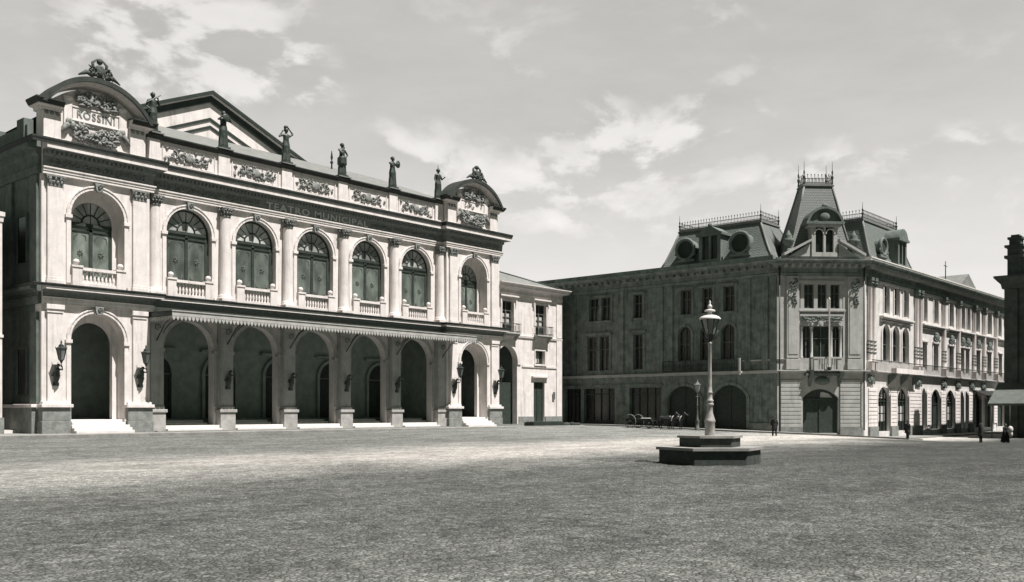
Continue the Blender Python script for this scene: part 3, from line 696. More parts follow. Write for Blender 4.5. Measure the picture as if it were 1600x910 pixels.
# pavilion attics with segmental pediments
for x0, word in ((0.0, 'ROSSINI'), (41.4, None)):
    c = x0+4.0
    mb = MB(); mb.box(x0+0.1, x0+7.9, 0.12, 1.1, 21.5, 23.9)
    for (a, b) in ((0.1, 1.35), (6.65, 7.9)):
        mb.box(x0+a, x0+b, -0.12, 0.118, 21.6, 23.72); mb.box(x0+a-0.12, x0+b+0.12, -0.22, 0.118, 21.58, 21.8)
    pts = arc(x0+0.2, x0+7.8, 23.9, 2.1, 24)
    mb.prism(pts, 0.12, 1.1)
    at = mb.build('attic', 'white_stucco', TH, bev=0.01)
    mb = MB()
    for (a, b) in ((0.1, 1.35), (6.65, 7.9)):
        for i in range(3): mb.ball((x0+a+0.2+0.4*i, -0.15, 23.6), (0.16, 0.1, 0.15), 6, 4)
    mb.build('capital', 'relief_stone', at)
    mb = MB()
    for sx in (-1, 1):
        xe = c+sx*3.9; xi = c+sx*2.6
        mb.sweep([(-0.1, 23.78), (0.2, 23.78), (0.24, 24.0), (0.52, 24.04), (0.52, 24.16), (0.68, 24.40), (-0.1, 24.45)],
                 ([(xe, 1.1), (xe, 0.0), (xi, 0.0)] if sx < 0 else [(xi, 0.0), (xe, 0.0), (xe, 1.1)]))
    le = MB()
    for sx in (-1, 1):
        xe = c+sx*3.9; xi = c+sx*2.6
        le.sweep([(0.53, 24.10), (0.57, 24.10), (0.76, 24.40), (0.76, 24.5), (-0.1, 24.56), (-0.1, 24.47), (0.67, 24.40)], ([(xe, 1.1), (xe, 0.0), (xi, 0.0)] if sx < 0 else [(xi, 0.0), (xe, 0.0), (xe, 1.1)]))
    le.build('lead_covering', 'lead', at)
    # curved cornice
    n = 26
    ld = MB()
    for (r0, r1, y0) in ((0.0, 0.10, -0.25), (0.103, 0.24, -0.65), (0.243, 0.60, -0.80)):
        o_ = arc(c-3.75-r1*0.8, c+3.75+r1*0.8, 24.22, 2.0+r1, n); i_ = arc(c-3.75-r0*0.8, c+3.75+r0*0.8, 24.22, 2.0+r0, n)
        for j in range(n): (ld if r0 > 0.2 else mb).prism([i_[j], i_[j+1], o_[j+1], o_[j]], y0, 1.2)
    cp = mb.build('curved_pediment', 'white_stucco', at); ld.build('lead_covering', 'lead', cp)
    # crowning ornament
    k = MB(); k.ball((c, -0.6, 27.35), (0.42, 0.3, 0.5), 10, 6)
    for sx in (-1, 1):
        scroll(k, c+sx*0.55, 27.25, 0.36, -0.6, sx, 0.12); k.tube([(c+sx*0.5, -0.6, 27.0), (c+sx*1.0, -0.6, 27.1), (c+sx*1.6, -0.6, 26.75)], [0.24, 0.18, 0.05], 6)
        k.tube([(c+sx*0.45, -0.6, 27.3), (c+sx*0.55, -0.6, 27.9), (c+sx*0.2, -0.6, 28.25)], [0.14, 0.12, 0.05], 6)
    k.ball((c, -0.6, 28.1), (0.24, 0.24, 0.24), 8, 5); leafspray(k, c-0.8, c+0.8, 26.9, 27.7, -0.7, 24, 9, 0.2)
    k.build('crest', 'dark_stucco', at)
    # name tablet and trophy
    mb = MB(); mb.box(c-1.75, c+1.75, -0.02, 0.118, 23.55, 24.45); mb.box(c-1.85, c+1.85, -0.08, 0.118, 24.45, 24.55).box(c-1.85, c+1.85, -0.08, 0.118, 23.45, 23.55)
    for sx in (-1, 1):
        mb.box(c+sx*2.1-0.3, c+sx*2.1+0.3, -0.06, 0.118, 23.1, 25.0); mb.ball((c+sx*2.1, -0.02, 25.05), (0.42, 0.22, 0.24), 10, 6)
    tb = mb.build('tablet', 'white_stucco', at, bev=0.015)
    if word: lettering('lettering', word, 0.78, (c, -0.03, 24.0), 0.03, 'relief_stone', tb, width=2.9)
    else:
        mb = MB(); leafspray(mb, c-1.5, c+1.5, 23.8, 24.2, -0.02, 14, 4, 0.12); mb.build('worn_carving', 'relief_stone', tb)
    k = MB()
    for i in range(17):   # garland
        t = i/16; x = c-2.05+4.1*t; z = 23.3-1.05*sin(pi*t)
        k.ball((x, -0.02, z), (0.28+0.10*sin(pi*t), 0.26, 0.30+0.16*sin(pi*t)), 7, 5)
    leafspray(k, c-1.7, c+1.7, 22.0, 23.2, -0.2, 110, 21, 0.24)
    for sx in (-1, 1):
        k.tube([(c+sx*2.0, -0.02, 23.3), (c+sx*2.35, -0.05, 22.8), (c+sx*2.75, -0.02, 22.3)], [0.2, 0.24, 0.06], 6)
        scroll(k, c+sx*1.0, 25.1, 0.42, 0.0, sx, 0.11); k.tube([(c+sx*0.3, 0, 24.8), (c+sx*0.9, -0.08, 25.4), (c+sx*1.5, 0, 24.9)], [0.1, 0.22, 0.06], 6)
    k.ball((c, 0.0, 25.25), (0.5, 0.22, 0.42), 10, 6); leafspray(k, c-1.5, c+1.5, 24.65, 25.7, -0.1, 60, 22, 0.26)
    k.build('trophy_relief', 'relief_stone', at)
# side parapet of the left flank
mb = MB(); mb.box(0.1, 0.5, 2.6, 44, 21.5, 23.2)
for y in range(3, 44, 5): mb.box(0.0, 0.7, y, y+1.2, 21.5, 23.75)
mb.build('side_parapet', 'side_stucco', TH)
# low hipped roof behind the parapet, with the big gable of the auditorium
mb = MB()
mb.add([(0.8, 1.2, 24.0), (48.9, 1.2, 24.0), (46.2, 17, 30.0), (12.5, 17, 30.0), (48.9, 43.5, 22.9), (0.8, 43.5, 22.9), (46.2, 30, 30.0), (12.5, 30, 30.0), ],
       [(0, 1, 2, 3), (1, 4, 6, 2), (4, 5, 7, 6), (5, 0, 3, 7), (3, 2, 6, 7)])
mb.build('roof', 'zinc', TH)
gc, gz0, gz1, gw = 24.3, 28.6, 33.9, 12.6
mb = MB(); mb.prism([(gc-gw, 28.5), (gc+gw, 28.5), (gc+gw, gz0), (gc, gz1), (gc-gw, gz0)], 17.2, 40)
gb = mb.build('gable', 'white_stucco', TH)
sl = (gz1-gz0)/gw
mb = MB()
for sx in (-1, 1):
    for (d0, d1, y0) in ((0.453, 0.58, 16.68),):
        mb.prism([(gc, gz1+d0), (gc, gz1+d1), (gc+sx*(gw+1.4), gz1+d1-sl*(gw+1.4)), (gc+sx*(gw+1.4), gz1+d0-sl*(gw+1.4))], y0, 40.5)
mb.build('raking_cornice', 'white_stucco', gb)
mb = MB()
for sx in (-1, 1):
    mb.prism([(gc, gz1+0.583), (gc, gz1+0.92), (gc+sx*(gw+1.7), gz1+0.92-sl*(gw+1.7)), (gc+sx*(gw+1.7), gz1+0.583-sl*(gw+1.7))], 16.55, 41)
    mb.prism([(gc, gz1-0.25), (gc, gz1+0.45), (gc+sx*(gw+1.4), gz1+0.45-sl*(gw+1.4)), (gc+sx*(gw+1.4), gz1-0.25-sl*(gw+1.4))], 16.95, 40.6)  # dark band under the raking cornice, painted in for its shadow
mb.build('gable_edge_and_shade', 'iron', gb)
mb = MB()
for k_ in (2.05, 2.85):
    for sx in (-1, 1):
        q = gw-k_/sl*0.92
        mb.prism([(gc, gz1-k_), (gc, gz1-k_+0.28), (gc+sx*q, gz1-k_+0.28-sl*q), (gc+sx*q, gz1-k_-sl*q)], 17.1, 17.197)
mb.build('gable_moulding', 'iron', gb)
MB().lathe(37.5, 14, [(0.12, 27.8), (0.08, 29.4), (0.2, 29.6), (0.06, 29.8), (0.14, 30.1), (0.03, 30.9)], 8).build('roof_vent', 'iron', TH)
# entrance canopy
CY = PC-4.2
mb = MB(); mb.prism([(CY, 9.55), (CY, 9.68), (PC-0.16, 9.80), (PC-0.16, 9.60)], 8.25, 42.1, 'x')
cn = mb.build('canopy', 'iron', TH)
MB().box(8.19, 8.247, CY+0.01, 0.0, 9.34, 9.70).build('end_board', 'iron', cn); MB().box(42.103, 42.16, CY+0.01, 0.0, 9.34, 9.70).build('end_board', 'iron', cn)
mb = MB().box(8.2, 42.15, CY-0.06, CY-0.002, 9.30, 9.72); mb.box(8.15, 42.2, CY-0.12, CY-0.06, 9.64, 9.72)
mb.build('fascia', 'lace_iron', cn)
mb = MB(); x = 8.2; i = 0
while x < 42.1:
    L = 0.36
    mb.prism([(x, 9.30), (x+0.30, 9.30), (x+0.27, 9.30-L*0.5), (x+0.15, 9.30-L), (x+0.03, 9.30-L*0.5)], CY-0.05, CY-0.02); x += 0.33
y = CY
while y < -0.2:
    mb.prism([(y, 9.30), (y+0.30, 9.30), (y+0.27, 9.12), (y+0.15, 8.94), (y+0.03, 9.12)], 8.2, 8.23, 'x'); y += 0.33
mb.build('valance', 'lace_iron', cn)
mb = MB()
for x in colx:
    mb.box(x-0.05, x+0.05, CY+0.02, PC-0.1, 9.40, 9.55)
    mb.tube([(x, 0.1, 7.6), (x, -0.5, 8.2), (x, -1.2, 8.9), (x, -2.4, 9.4)], 0.05, 6)
    scroll(mb, x, 8.6, 0.3, 0.0, 1, 0.03)
mb.build('bracket', 'iron', cn)
MB().tube([(41.2, PC-0.15, 0.5), (41.2, PC-0.15, 21)], 0.07, 8).build('drain_pipe', 'iron', TH)
MB().tube([(41.2, 0.9, 21.6), (41.2, 0.95, 23.6)], 0.06, 8).build('drain_pipe', 'iron', TH)

# ------------------------------------------------------------------ wall lamps
def lantern(mb, glass, c, z0, s=1.0, n=6):
    x, y = c
    mb.lathe(x, y, [(0.05*s, z0-0.25*s), (0.12*s, z0-0.1*s), (0.2*s, z0)], n, False)
    glass.lathe(x, y, [(0.19*s, z0+0.003), (0.36*s, z0+0.78*s)], n, False)
    for i in range(n):
        a = 2*pi*i/n
        mb.tube([(x+0.2*s*cos(a), y+0.2*s*sin(a), z0), (x+0.38*s*cos(a), y+0.38*s*sin(a), z0+0.8*s)], 0.025*s, 4, smooth=False)
        mb.tube([(x+0.38*s*cos(a), y+0.38*s*sin(a), z0+0.8*s), (x+0.46*s*cos(a), y+0.46*s*sin(a), z0+1.0*s)], [0.04*s, 0.01*s], 4)
    mb.lathe(x, y, [(0.40*s, z0+0.78*s), (0.42*s, z0+0.86*s), (0.22*s, z0+1.0*s), (0.2*s, z0+1.12*s), (0.09*s, z0+1.2*s), (0.05*s, z0+1.25*s), (0.08*s, z0+1.32*s), (0.015*s, z0+1.5*s)], n, False)
def wall_lamp(U, V, z, **kw):
    r = empty('wall_lamp', (U, V, z), 0, cat='wall lamp', group='lamp brackets on the theatre piers', **kw)
    b = MB()   # winged female term holding the lantern out, merged into one surface
    b.limb((0, -0.10, 0.1), 0.10, (0, -0.2, 0.7), 0.22); b.limb((0, -0.2, 0.7), 0.2, (0, -0.32, 1.2), 0.15); b.ball((0, -0.45, 1.48), 0.13, 10, 8)
    b.limb((0, -0.34, 1.25), 0.07, (0, -0.42, 1.42), 0.07)
    b.limb((0.14, -0.3, 1.2), 0.06, (0.2, -0.65, 1.15), 0.05); b.limb((0.2, -0.65, 1.15), 0.05, (0.05, -0.9, 1.42), 0.045)
    b.limb((-0.14, -0.3, 1.2), 0.06, (-0.25, -0.5, 1.45), 0.05); b.limb((-0.25, -0.5, 1.45), 0.045, (0, -0.9, 1.45), 0.04)
    b.limb((-0.12, -0.1, 0.9), 0.12, (-0.32, -0.05, 0.7), 0.03); b.limb((0.12, -0.1, 0.9), 0.12, (0.32, -0.05, 0.7), 0.03)
    o = b.build('bracket_figure', 'bronze', r); m = o.modifiers.new('r', 'REMESH'); m.mode = 'VOXEL'; m.voxel_size = 0.035; m.use_smooth_shade = True
    f = MB(); gl = MB(); f.tube([(0, -0.9, 1.35), (0, -0.9, 1.62)], 0.04, 6); lantern(f, gl, (0, -0.9), 1.85, 0.95)
    MB2 = f.build('lantern_frame', 'iron', r); gl.build('lantern_glass', 'lamp_glass', MB2)
    MB().box(-0.22, 0.22, -0.08, -0.003, 0.0, 0.25).build('wall_plate', 'bronze', r)
    return r
wl = wall_lamp(31.42, 70.79, 3.85, label='bronze figure lamp left of the left pavilion doorway')
pl = 31.42
def lampcopy(U, V, lab): return copy_tree(wl, None, (U, V, 3.85), label=lab)
lampcopy(30.5+7.4, 70.79, 'bronze figure lamp right of the left pavilion doorway, beside the canopy end')
lampcopy(30.5+41.4+0.9, 70.79, 'bronze figure lamp left of the right pavilion doorway')
lampcopy(30.5+41.4+7.4, 70.79, 'bronze figure lamp right of the right pavilion doorway, beside the annex gate')
ords = ['between first and second arch from the left', 'between second and third arch from the left', 'between third and fourth arch from the left', 'between fourth and fifth arch from the left']
for i in range(4):
  bl = lampcopy(30.5+colx[i+1], 71.06, 'dark figure bracket on the pier '+ords[i])
  for ch in [c for c in bl.children if c.name.startswith('lantern')]:
    for q in list(ch.children): bpy.data.objects.remove(q)
    bpy.data.objects.remove(ch)
  bl.name = 'wall_bracket'; bl['category'] = 'wall bracket'; bl['group'] = 'figure brackets on the arcade piers'

# ------------------------------------------------------------------ roof statues
def statue(U, pose, label):
    r = empty('statue', (U, 71+PC-0.0, 24.14), 0, label=label, cat='statue', group='statues along the theatre parapet')
    MB().box(-0.42, 0.42, -0.4, 0.4, 0.0, 0.14).build('statue_plinth', 'bronze', r, bev=0.02)
    b = MB(); z = 0.12
    b.lathe(0, 0, [(0.30, z), (0.36, z+0.15), (0.30, z+0.7), (0.36, z+1.25), (0.28, z+1.65)], 12, True, sq=0.8)
    for i in range(6):
        a = i*pi/3+0.3; b.tube([(0.36*cos(a), 0.29*sin(a), z), (0.30*cos(a+0.1), 0.26*sin(a), z+0.8), (0.24*cos(a+0.2), 0.2*sin(a), z+1.5)], [0.07, 0.05, 0.04], 5)
    b.limb((0, 0, z+1.55), 0.24, (0, 0.0, z+2.05), 0.25); b.ball((0, 0, z+2.12), (0.36, 0.2, 0.17), 10, 7)
    b.limb((0, 0, z+2.2), 0.09, (0, -0.02, z+2.42), 0.09); b.ball((0, -0.04, z+2.55), (0.165, 0.185, 0.21), 12, 9)
    b.ball((0, 0.1, z+2.6), (0.15, 0.13, 0.14), 8, 6)
    sh = lambda s_: (s_*0.33, 0, z+2.12)
    def arm(s_, e, h): b.limb(sh(s_), 0.095, e, 0.075); b.limb(e, 0.07, h, 0.05); b.ball(h, 0.075, 8, 6)
    if pose == 0: arm(-1, (-0.5, 0, z+1.7), (-0.3, -0.3, z+1.4)); arm(1, (0.52, -0.05, z+1.9), (0.28, -0.2, z+2.35)); b.limb((-0.5, -0.1, z+1.9), 0.07, (0.5, -0.2, z+2.6), 0.04)
    if pose == 1: arm(-1, (-0.55, -0.2, z+2.0), (-0.2, -0.35, z+2.35)); arm(1, (0.55, -0.2, z+2.0), (0.2, -0.35, z+2.35)); b.ball((0.0, -0.38, z+2.2), (0.3, 0.08, 0.3), 10, 7)
    if pose == 2: arm(-1, (-0.66, 0, z+1.95), (-0.32, 0, z+2.45)); arm(1, (0.66, 0, z+2.35), (0.25, 0, z+2.75)); b.ball((0, 0, z+2.8), (0.2, 0.2, 0.15), 10, 7)
    if pose == 3: arm(-1, (-0.2, -0.3, z+1.8), (0.0, -0.3, z+2.3)); arm(1, (0.6, 0, z+1.8), (0.3, -0.15, z+1.55)); b.lathe(0, 0, [(0.42, z+0.9), (0.40, z+1.5), (0.2, z+1.6)], 10)
    if pose == 4: arm(-1, (-0.3, -0.3, z+1.9), (-0.08, -0.3, z+2.4)); arm(1, (0.6, 0, z+1.9), (0.55, -0.2, z+2.15)); b.ball((0.6, -0.1, z+2.15), (0.26, 0.08, 0.36), 12, 8)
    if pose == 5: arm(-1, (-0.45, 0, z+1.7), (-0.4, -0.2, z+1.35)); arm(1, (0.5, 0, z+1.8), (0.6, -0.3, z+2.0)); b.limb((0.0, 0, z+2.65), 0.07, (0, 0, z+3.1), 0.02)
    r.scale = (1.1, 1.1, 1.12)
    o = b.build('statue_figure', 'bronze', r); m = o.modifiers.new('r', 'REMESH'); m.mode = 'VOXEL'; m.voxel_size = 0.04; m.use_smooth_shade = True
    return r
def _sc(r): r.scale = (1.1, 1.1, 1.1)
labs = ['dark statue beside the left pavilion pediment, leftmost on the parapet', 'dark statue holding a mask up, in front of the white gable', 'dark statue with both arms raised round its head', 'dark statue with a wide skirt, middle of the bare sky stretch right of the gable', 'dark statue holding a round shield at its shoulder', 'dark statue with a spiked headdress next to the right pavilion']
for i, x in enumerate(colx): statue(30.5+x, i, labs[i])

# ================================================================== ANNEX
AN = empty('annex_building', (80.2, 71.6, 0), 0, label='plain white two-storey annex with an arched gateway, joined to the right end of the theatre', cat='building')
AW = 11.9
arch_h = (0.15, 3.75, -0.7, 7.65, 1.8)
mb = MB()
mb.panel(0, AW, -0.8, 10.6, 0, 0.7, [arch_h, (6.74, 8.76, 0.6, 5.43, 0)])
# small window is cut through the wall between door and string course
mb = MB(); mb.panel(0, 5.4, -0.8, 10.6, 0, 0.7, [arch_h]); mb.panel(5.4, AW, -0.8, 5.9, 0, 0.7, [(6.74, 8.76, 0.6, 5.43, 0)]); mb.panel(5.4, AW, 5.9, 10.6, 0, 0.7, [(6.98, 8.75, 7.55, 9.1, 0)])
mb.panel(0, AW, 10.6, 15.1, 0, 0.7, [(1.1, 3.1, 10.9, 14.5, 0), (6.98, 9.0, 10.9, 14.5, 0)])
mb.box(0, AW, 0, 0.7, 15.1, 16.4).box(AW-0.6, AW, 0.7, 22, -0.8, 16.4).box(0, 0.5, 0.7, 22, -0.8, 16.4).box(0.5, AW-0.6, 21.4, 22, -0.8, 16.4)
mb.build('wall', 'annex_stucco', AN)
MB().box(0.5, AW-0.6, 4.5, 4.8, -0.5, 16).box(5.4, 5.7, 0.7, 4.5, -0.5, 10.6).box(0.5, AW-0.6, 0.7, 4.5, 10.45, 10.7).build('inner_wall', 'arcade_wall', AN)
mb = MB()
mb.sweep([(-0.05, 15.05), (0.16, 15.05), (0.2, 15.45), (0.12, 15.5), (0.12, 15.8), (0.3, 15.95), (0.75, 16.05), (0.75, 16.2), (0.95, 16.42), (0.95, 16.5), (-0.05, 16.6)], [(0, 0), (AW, 0), (AW, 21.9)])
mb.build('cornice', 'annex_stucco', AN)
mb = MB(); mb.add([(0, -0.3, 16.55), (AW+0.3, -0.3, 16.55), (AW-4.5, 6, 19.0), (-0.1, 6, 19.0), (AW+0.3, 22, 16.55), (0, 22, 16.55), (AW-4.5, 16, 19.0), (-0.1, 16, 19.0)], [(0, 1, 2, 3), (1, 4, 6, 2), (4, 5, 7, 6), (3, 2, 6, 7), (0, 3, 7, 5)])
mb.build('roof', 'zinc', AN)
MB().tube([(6.2, 6, 19.0), (AW-0.1, -0.1, 16.68)], 0.12, 6).build('roof_ridge', 'iron', AN)
MB().lathe(1.2, 3.6, [(0.12, 17.5), (0.12, 19.6), (0.2, 19.65), (0.2, 19.8)], 8).build('chimney', 'iron', AN)
mb = MB(); mb.sweep([(-0.05, 10.45), (0.12, 10.45), (0.16, 10.7), (-0.05, 10.78)], [(0, 0), (AW, 0), (AW, 10)]); mb.box(4.6, AW-0.9, -0.1, -0.002, 7.1, 7.3)
mb.box(AW-0.95, AW+0.08, -0.12, -0.002, 1.4, 10.43).box(AW-0.95, AW+0.08, -0.12, -0.002, 10.8, 15.0)
mb.build('string_course', 'annex_stucco', AN)
mb = MB().box(4.0, 6.7, -0.1, -0.002, -0.6, 1.4).box(8.8, AW+0.1, -0.14, -0.002, -0.6, 1.4); mb.build('plinth', 'granite', AN)
mb = MB(); mb.ring(0.15, 3.75, 7.65, 7.65, 1.8, 0.45, -0.12, -0.002, legs=False); mb.box(3.75, 4.35, -0.12, -0.002, 7.35, 7.63); mb.build('gate_arch', 'annex_stucco', AN)
MB().box(0.2, 3.7, 0.9, 1.0, -0.5, 5.3).build('gate', 'wood', AN)
MB().box(4.0, 6.0, -2.0, -0.3, -0.2, 0.46).box(0, AW, -0.9, -0.003, -0.2, 0.55).build('door_step', 'granite', AN)
def hooded_window(xa, xb, zb, zt):
    mb = MB(); mb.ring(xa, xb, zb, zt, 0, 0.2, -0.1, -0.002); mb.box(xa-0.55, xb+0.55, -0.42, -0.002, zt+0.45, zt+0.62).box(xa-0.42, xb+0.42, -0.28, -0.002, zt+0.25, zt+0.45)
    mb.box(xa-0.42, xa-0.22, -0.25, -0.002, zt-0.35, zt+0.25).box(xb+0.22, xb+0.42, -0.25, -0.002, zt-0.35, zt+0.25)
    h = mb.build('window_surround', 'annex_stucco', AN)
    mb = MB(); mb.ring(xa+0.12, xb-0.12, zb, zt-0.12, 0, 0.12, 0.3, 0.4).box((xa+xb)/2-0.08, (xa+xb)/2+0.08, 0.29, 0.4, zb, zt-0.12)
    for z in (zb+1.0, zb+1.75, zt-1.1): mb.box(xa+0.12, xb-0.12, 0.31, 0.39, z, z+0.07)
    w = mb.build('window', 'grey_wood', AN)
    MB().box(xa, xb, 0.42, 0.45, zb, zt).build('pane', 'dark_glass', w)
    MB().box(xa+0.3, (xa+xb)/2-0.12, 0.405, 0.42, zb+0.9, zb+2.2).box((xa+xb)/2+0.12, xb-0.3, 0.405, 0.42, zb+0.9, zb+2.2).build('curtain', 'curtain', w)
    b = MB(); b.box(xa-0.45, xb+0.45, -0.85, -0.2, zb-0.15, zb).box(xa-0.4, xb+0.4, -0.7, -0.17, zb-0.32, zb-0.15)
    for x in (xa-0.3, xb+0.1): b.prism([(-0.17, zb-0.32), (-0.65, zb-0.32), (-0.17, zb-0.9)], x, x+0.2, 'x')
    bo = b.build('balcony', 'grey_stucco', AN)
    r = MB()
    n = 16
    for i in range(n+1):
        x = xa-0.4+(xb-xa+0.8)*i/n; r.tube([(x, -0.8, zb), (x, -0.8, zb+1.0)], 0.022, 4)
    for y in (-0.6, -0.4): 
        for x in (xa-0.4, xb+0.4): r.tube([(x, y, zb), (x, y, zb+1.0)], 0.022, 4)
    for z in (zb+0.12, zb+1.0):
        r.tube([(xa-0.4, -0.1, z), (xa-0.4, -0.8, z), (xb+0.4, -0.8, z), (xb+0.4, -0.1, z)], 0.035, 5)
    r.build('railing', 'iron', bo)
hooded_window(1.1, 3.1, 10.9, 14.5); hooded_window(6.98, 9.0, 10.9, 14.5)
mb = MB(); mb.ring(6.98, 8.75, 7.55, 9.1, 0, 0.14, -0.08, -0.002).box(6.7, 9.0, -0.2, -0.002, 7.33, 7.52); mb.build('window_surround', 'annex_stucco', AN)
w = MB().ring(7.08, 8.65, 7.55, 9.0, 0, 0.1, 0.3, 0.38).box(7.82, 7.9, 0.3, 0.38, 7.55, 9.0).build('window', 'grey_wood', AN)
MB().box(6.98, 8.75, 0.4, 0.43, 7.55, 9.1).build('pane', 'dark_glass', w); MB().box(7.4, 8.1, 0.385, 0.398, 7.7, 8.9).build('curtain', 'curtain', w)
d = MB().box(6.74, 8.76, 0.35, 0.42, 0.6, 5.43).ring(6.84, 8.66, 0.6, 5.33, 0, 0.1, 0.28, 0.348).box(7.7, 7.8, 0.28, 0.348, 0.6, 5.3).build('door', 'wood', AN)
MB().ball((7.9, 0.26, 2.6), 0.06).build('handle', 'iron', d)
MB().box(6.3, 9.2, -0.32, -0.002, 5.95, 6.12).box(6.45, 9.05, -0.18, -0.002, 5.8, 5.95).build('door_hood', 'annex_stucco', AN)
MB().box(10.2, 10.6, -0.16, -0.125, 3.4, 4.3).build('notice_board', 'grey_wood', AN)

# neighbour at the far left
NB = empty('neighbour_house', (12, 73, 0), 0, label='pale plastered house at the left edge, across the alley from the theatre', cat='house')
MB().panel(0, 16.6, -0.8, 8, 0, 0.6, [(3, 5, 0.5, 4, 0), (8, 10, 0.5, 4, 0), (12, 14, 0.5, 4, 0)]).panel(0, 16.6, 8, 16.3, 0, 0.6, [(3, 5, 9.5, 13, 0), (8, 10, 9.5, 13, 0), (12, 14, 9.5, 13, 0)]).box(16.0, 16.6, 0.6, 30, -0.8, 16.3).box(0, 16, 6, 6.3, -0.8, 16.3).build('wall', 'annex_stucco', NB)
MB().sweep([(-0.05, 15.6), (0.06, 15.6), (0.08, 15.9), (0.15, 16.0), (0.15, 16.3), (-0.05, 16.35)], [(0, 0), (16.6, 0), (16.6, 30)]).build('cornice', 'annex_stucco', NB)
MB().box(-0.05, 16.67, -0.07, -0.003, 7.3, 7.5).build('string_course', 'annex_stucco', NB)
MB().box(-0.05, 2.9, -0.1, -0.003, -0.6, 1.55).box(14.1, 16.7, -0.1, -0.003, -0.6, 1.55).build('plinth', 'granite', NB)
MB().box(0, 16.6, 0.6, 30, 16.3, 16.5).build('roof', 'zinc', NB)
for x in (3, 8, 12):
    for z, h in ((0.5, 3.5), (9.5, 3.5)):
        w = MB().ring(x+0.1, x+1.9, z, z+h-0.1, 0, 0.1, 0.3, 0.4).box(x+0.95, x+1.05, 0.3, 0.4, z, z+h).build('window', 'wood', NB); MB().box(x, x+2, 0.42, 0.45, z, z+h).build('pane', 'dark_glass', w)
MB().box(17.0, 18.3, 1.2, 2.2, 0.38, 0.62).build('doorstep', 'marble', NB)

# ================================================================== COMMERCIAL BLOCK (three fronts)
C0_, C1_ = (95, 45.1), (101.6, 38.4)
ACH = atan2(C1_[1]-C0_[1], C1_[0]-C0_[0])
BL = empty('corner_building', (95, 45.1, 0), 0, label='large three-storey corner building with slate mansard roofs and a pointed tower', cat='building')
def sub(name, P, ang):   # each elevation keeps its own axes under the building
    pass
class Fr:
    def __init__(s, P, a): s.P = P; s.a = a
    def out(s, o):
        o.location = (s.P[0]-95, s.P[1]-45.1, 0); o.rotation_euler = (0, 0, s.a); return o
FL = Fr((95, 85), -pi/2); FC = Fr(C0_, ACH); FR = Fr(C1_, radians(-0.84))
def bb(mb, fr, name, m, parent=None, **kw):
    o = mb.build(name, m, parent or BL, **kw)
    if parent is None: fr.out(o)
    return o
def bwindow(fr, xa, xb, zb, zs, rise, yf=0.32, m='grey_wood', curtain=False, bars=1, cross=(0.62,), name='window'):
    f = MB(); t = 0.09; f.ring(xa+t, xb-t, zb, zs, max(0, rise-t) if rise else 0, t, yf, yf+0.08) if rise else f.ring(xa+t, xb-t, zb, zs-t, 0, t, yf, yf+0.08)
    f.box(xa+t, xb-t, yf, yf+0.08, zb, zb+t)
    for i in range(bars):
        x = xa+(xb-xa)*(i+1)/(bars+1); f.box(x-0.045, x+0.045, yf-0.01, yf+0.08, zb+t, zs+(rise*0.9 if rise else -t))
    for c in cross:
        z = zb+(zs-zb)*c; f.box(xa+t, xb-t, yf+0.005, yf+0.075, z-0.045, z+0.045)
    o = bb(f, fr, name, m)
    p = MB(); p.prism([(xa, zb)]+arc(xa, xb, zs, rise)+[(xb, zb)], yf+0.1, yf+0.12); p.build('pane', 'dark_glass', o)
    if curtain:
        c_ = MB(); w = (xb-xa)
        for (a, b) in curtain: c_.box(xa+w*0.14, xa+w*0.46, yf+0.085, yf+0.099, zb+(zs-zb)*a, zb+(zs-zb)*b).box(xa+w*0.56, xa+w*0.86, yf+0.085, yf+0.099, zb+(zs-zb)*a, zb+(zs-zb)*b)
        c_.build('curtain', 'curtain', o)
    return o
LZ = 40.0; LX = 39.9
lu = [(15.5, 16.9), (17.3, 18.7), (21.95, 23.2), (28.3, 29.7), (31.0, 32.3), (33.65, 35.0)]
ll = [(15.3, 16.75), (17.05, 18.5), (21.95, 23.25)]
la = [(27.95, 29.6), (30.75, 32.2), (33.35, 35.0)]
shops = [(1.5, 6.0), (7.0, 11.4), (11.8, 14.25), (14.7, 19.25), (21.35, 25.7)]
garch = [(26.6, 30.75), (32.3, 36.4)]
mb = MB()
mb.panel(-3, LX, -1.4, 6.3, 0, 0.6, [(a, b, -0.2, 4.75, 0) for a, b in shops] + [(a, b, -0.2, 3.5, 1.35) for a, b in garch])
mb.panel(-3, LX, 6.3, 12.4, 0, 0.6, [(2, 3.6, 6.9, 11, 0), (8, 9.6, 6.9, 11, 0)] + [(a, b, 6.9, 11.0, 0) for a, b in ll] + [(a, b, 7.7, 10.7, (b-a)/2) for a, b in la])
mb.panel(-3, LX, 12.4, 18.0, 0, 0.6, [(2, 3.6, 12.9, 15.6, 0), (8, 9.6, 12.9, 15.6, 0)] + [(a, b, 12.9, 15.65, 0) for a, b in lu])
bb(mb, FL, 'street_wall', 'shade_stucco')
LCH = math.dist(C0_, C1_)
mb = MB()
mb.panel(0, LCH, -1.4, 6.3, 0, 0.6, [(2.75, 6.6, -0.3, 3.4, 0.95)])
mb.panel(0, LCH, 6.3, 12.4, 0, 0.6, [(2.4, 7.1, 7.6, 11.0, 0)]); mb.panel(0, LCH, 12.4, 18.0, 0, 0.6, [(2.4, 7.1, 12.85, 15.4, 0)])
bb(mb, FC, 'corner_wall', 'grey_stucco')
RX = 60.0
rg = [(3.5, 7.2), (9.3, 13.0), (17.2, 19.0), (20.5, 24.2), (26.0, 29.7), (31.7, 33.3), (33.7, 35.3), (37.3, 41.3), (42.4, 46.4), (48.5, 52.5), (54, 58)]
ra = [(4.9, 7.0), (7.85, 9.95), (10.85, 12.95)]
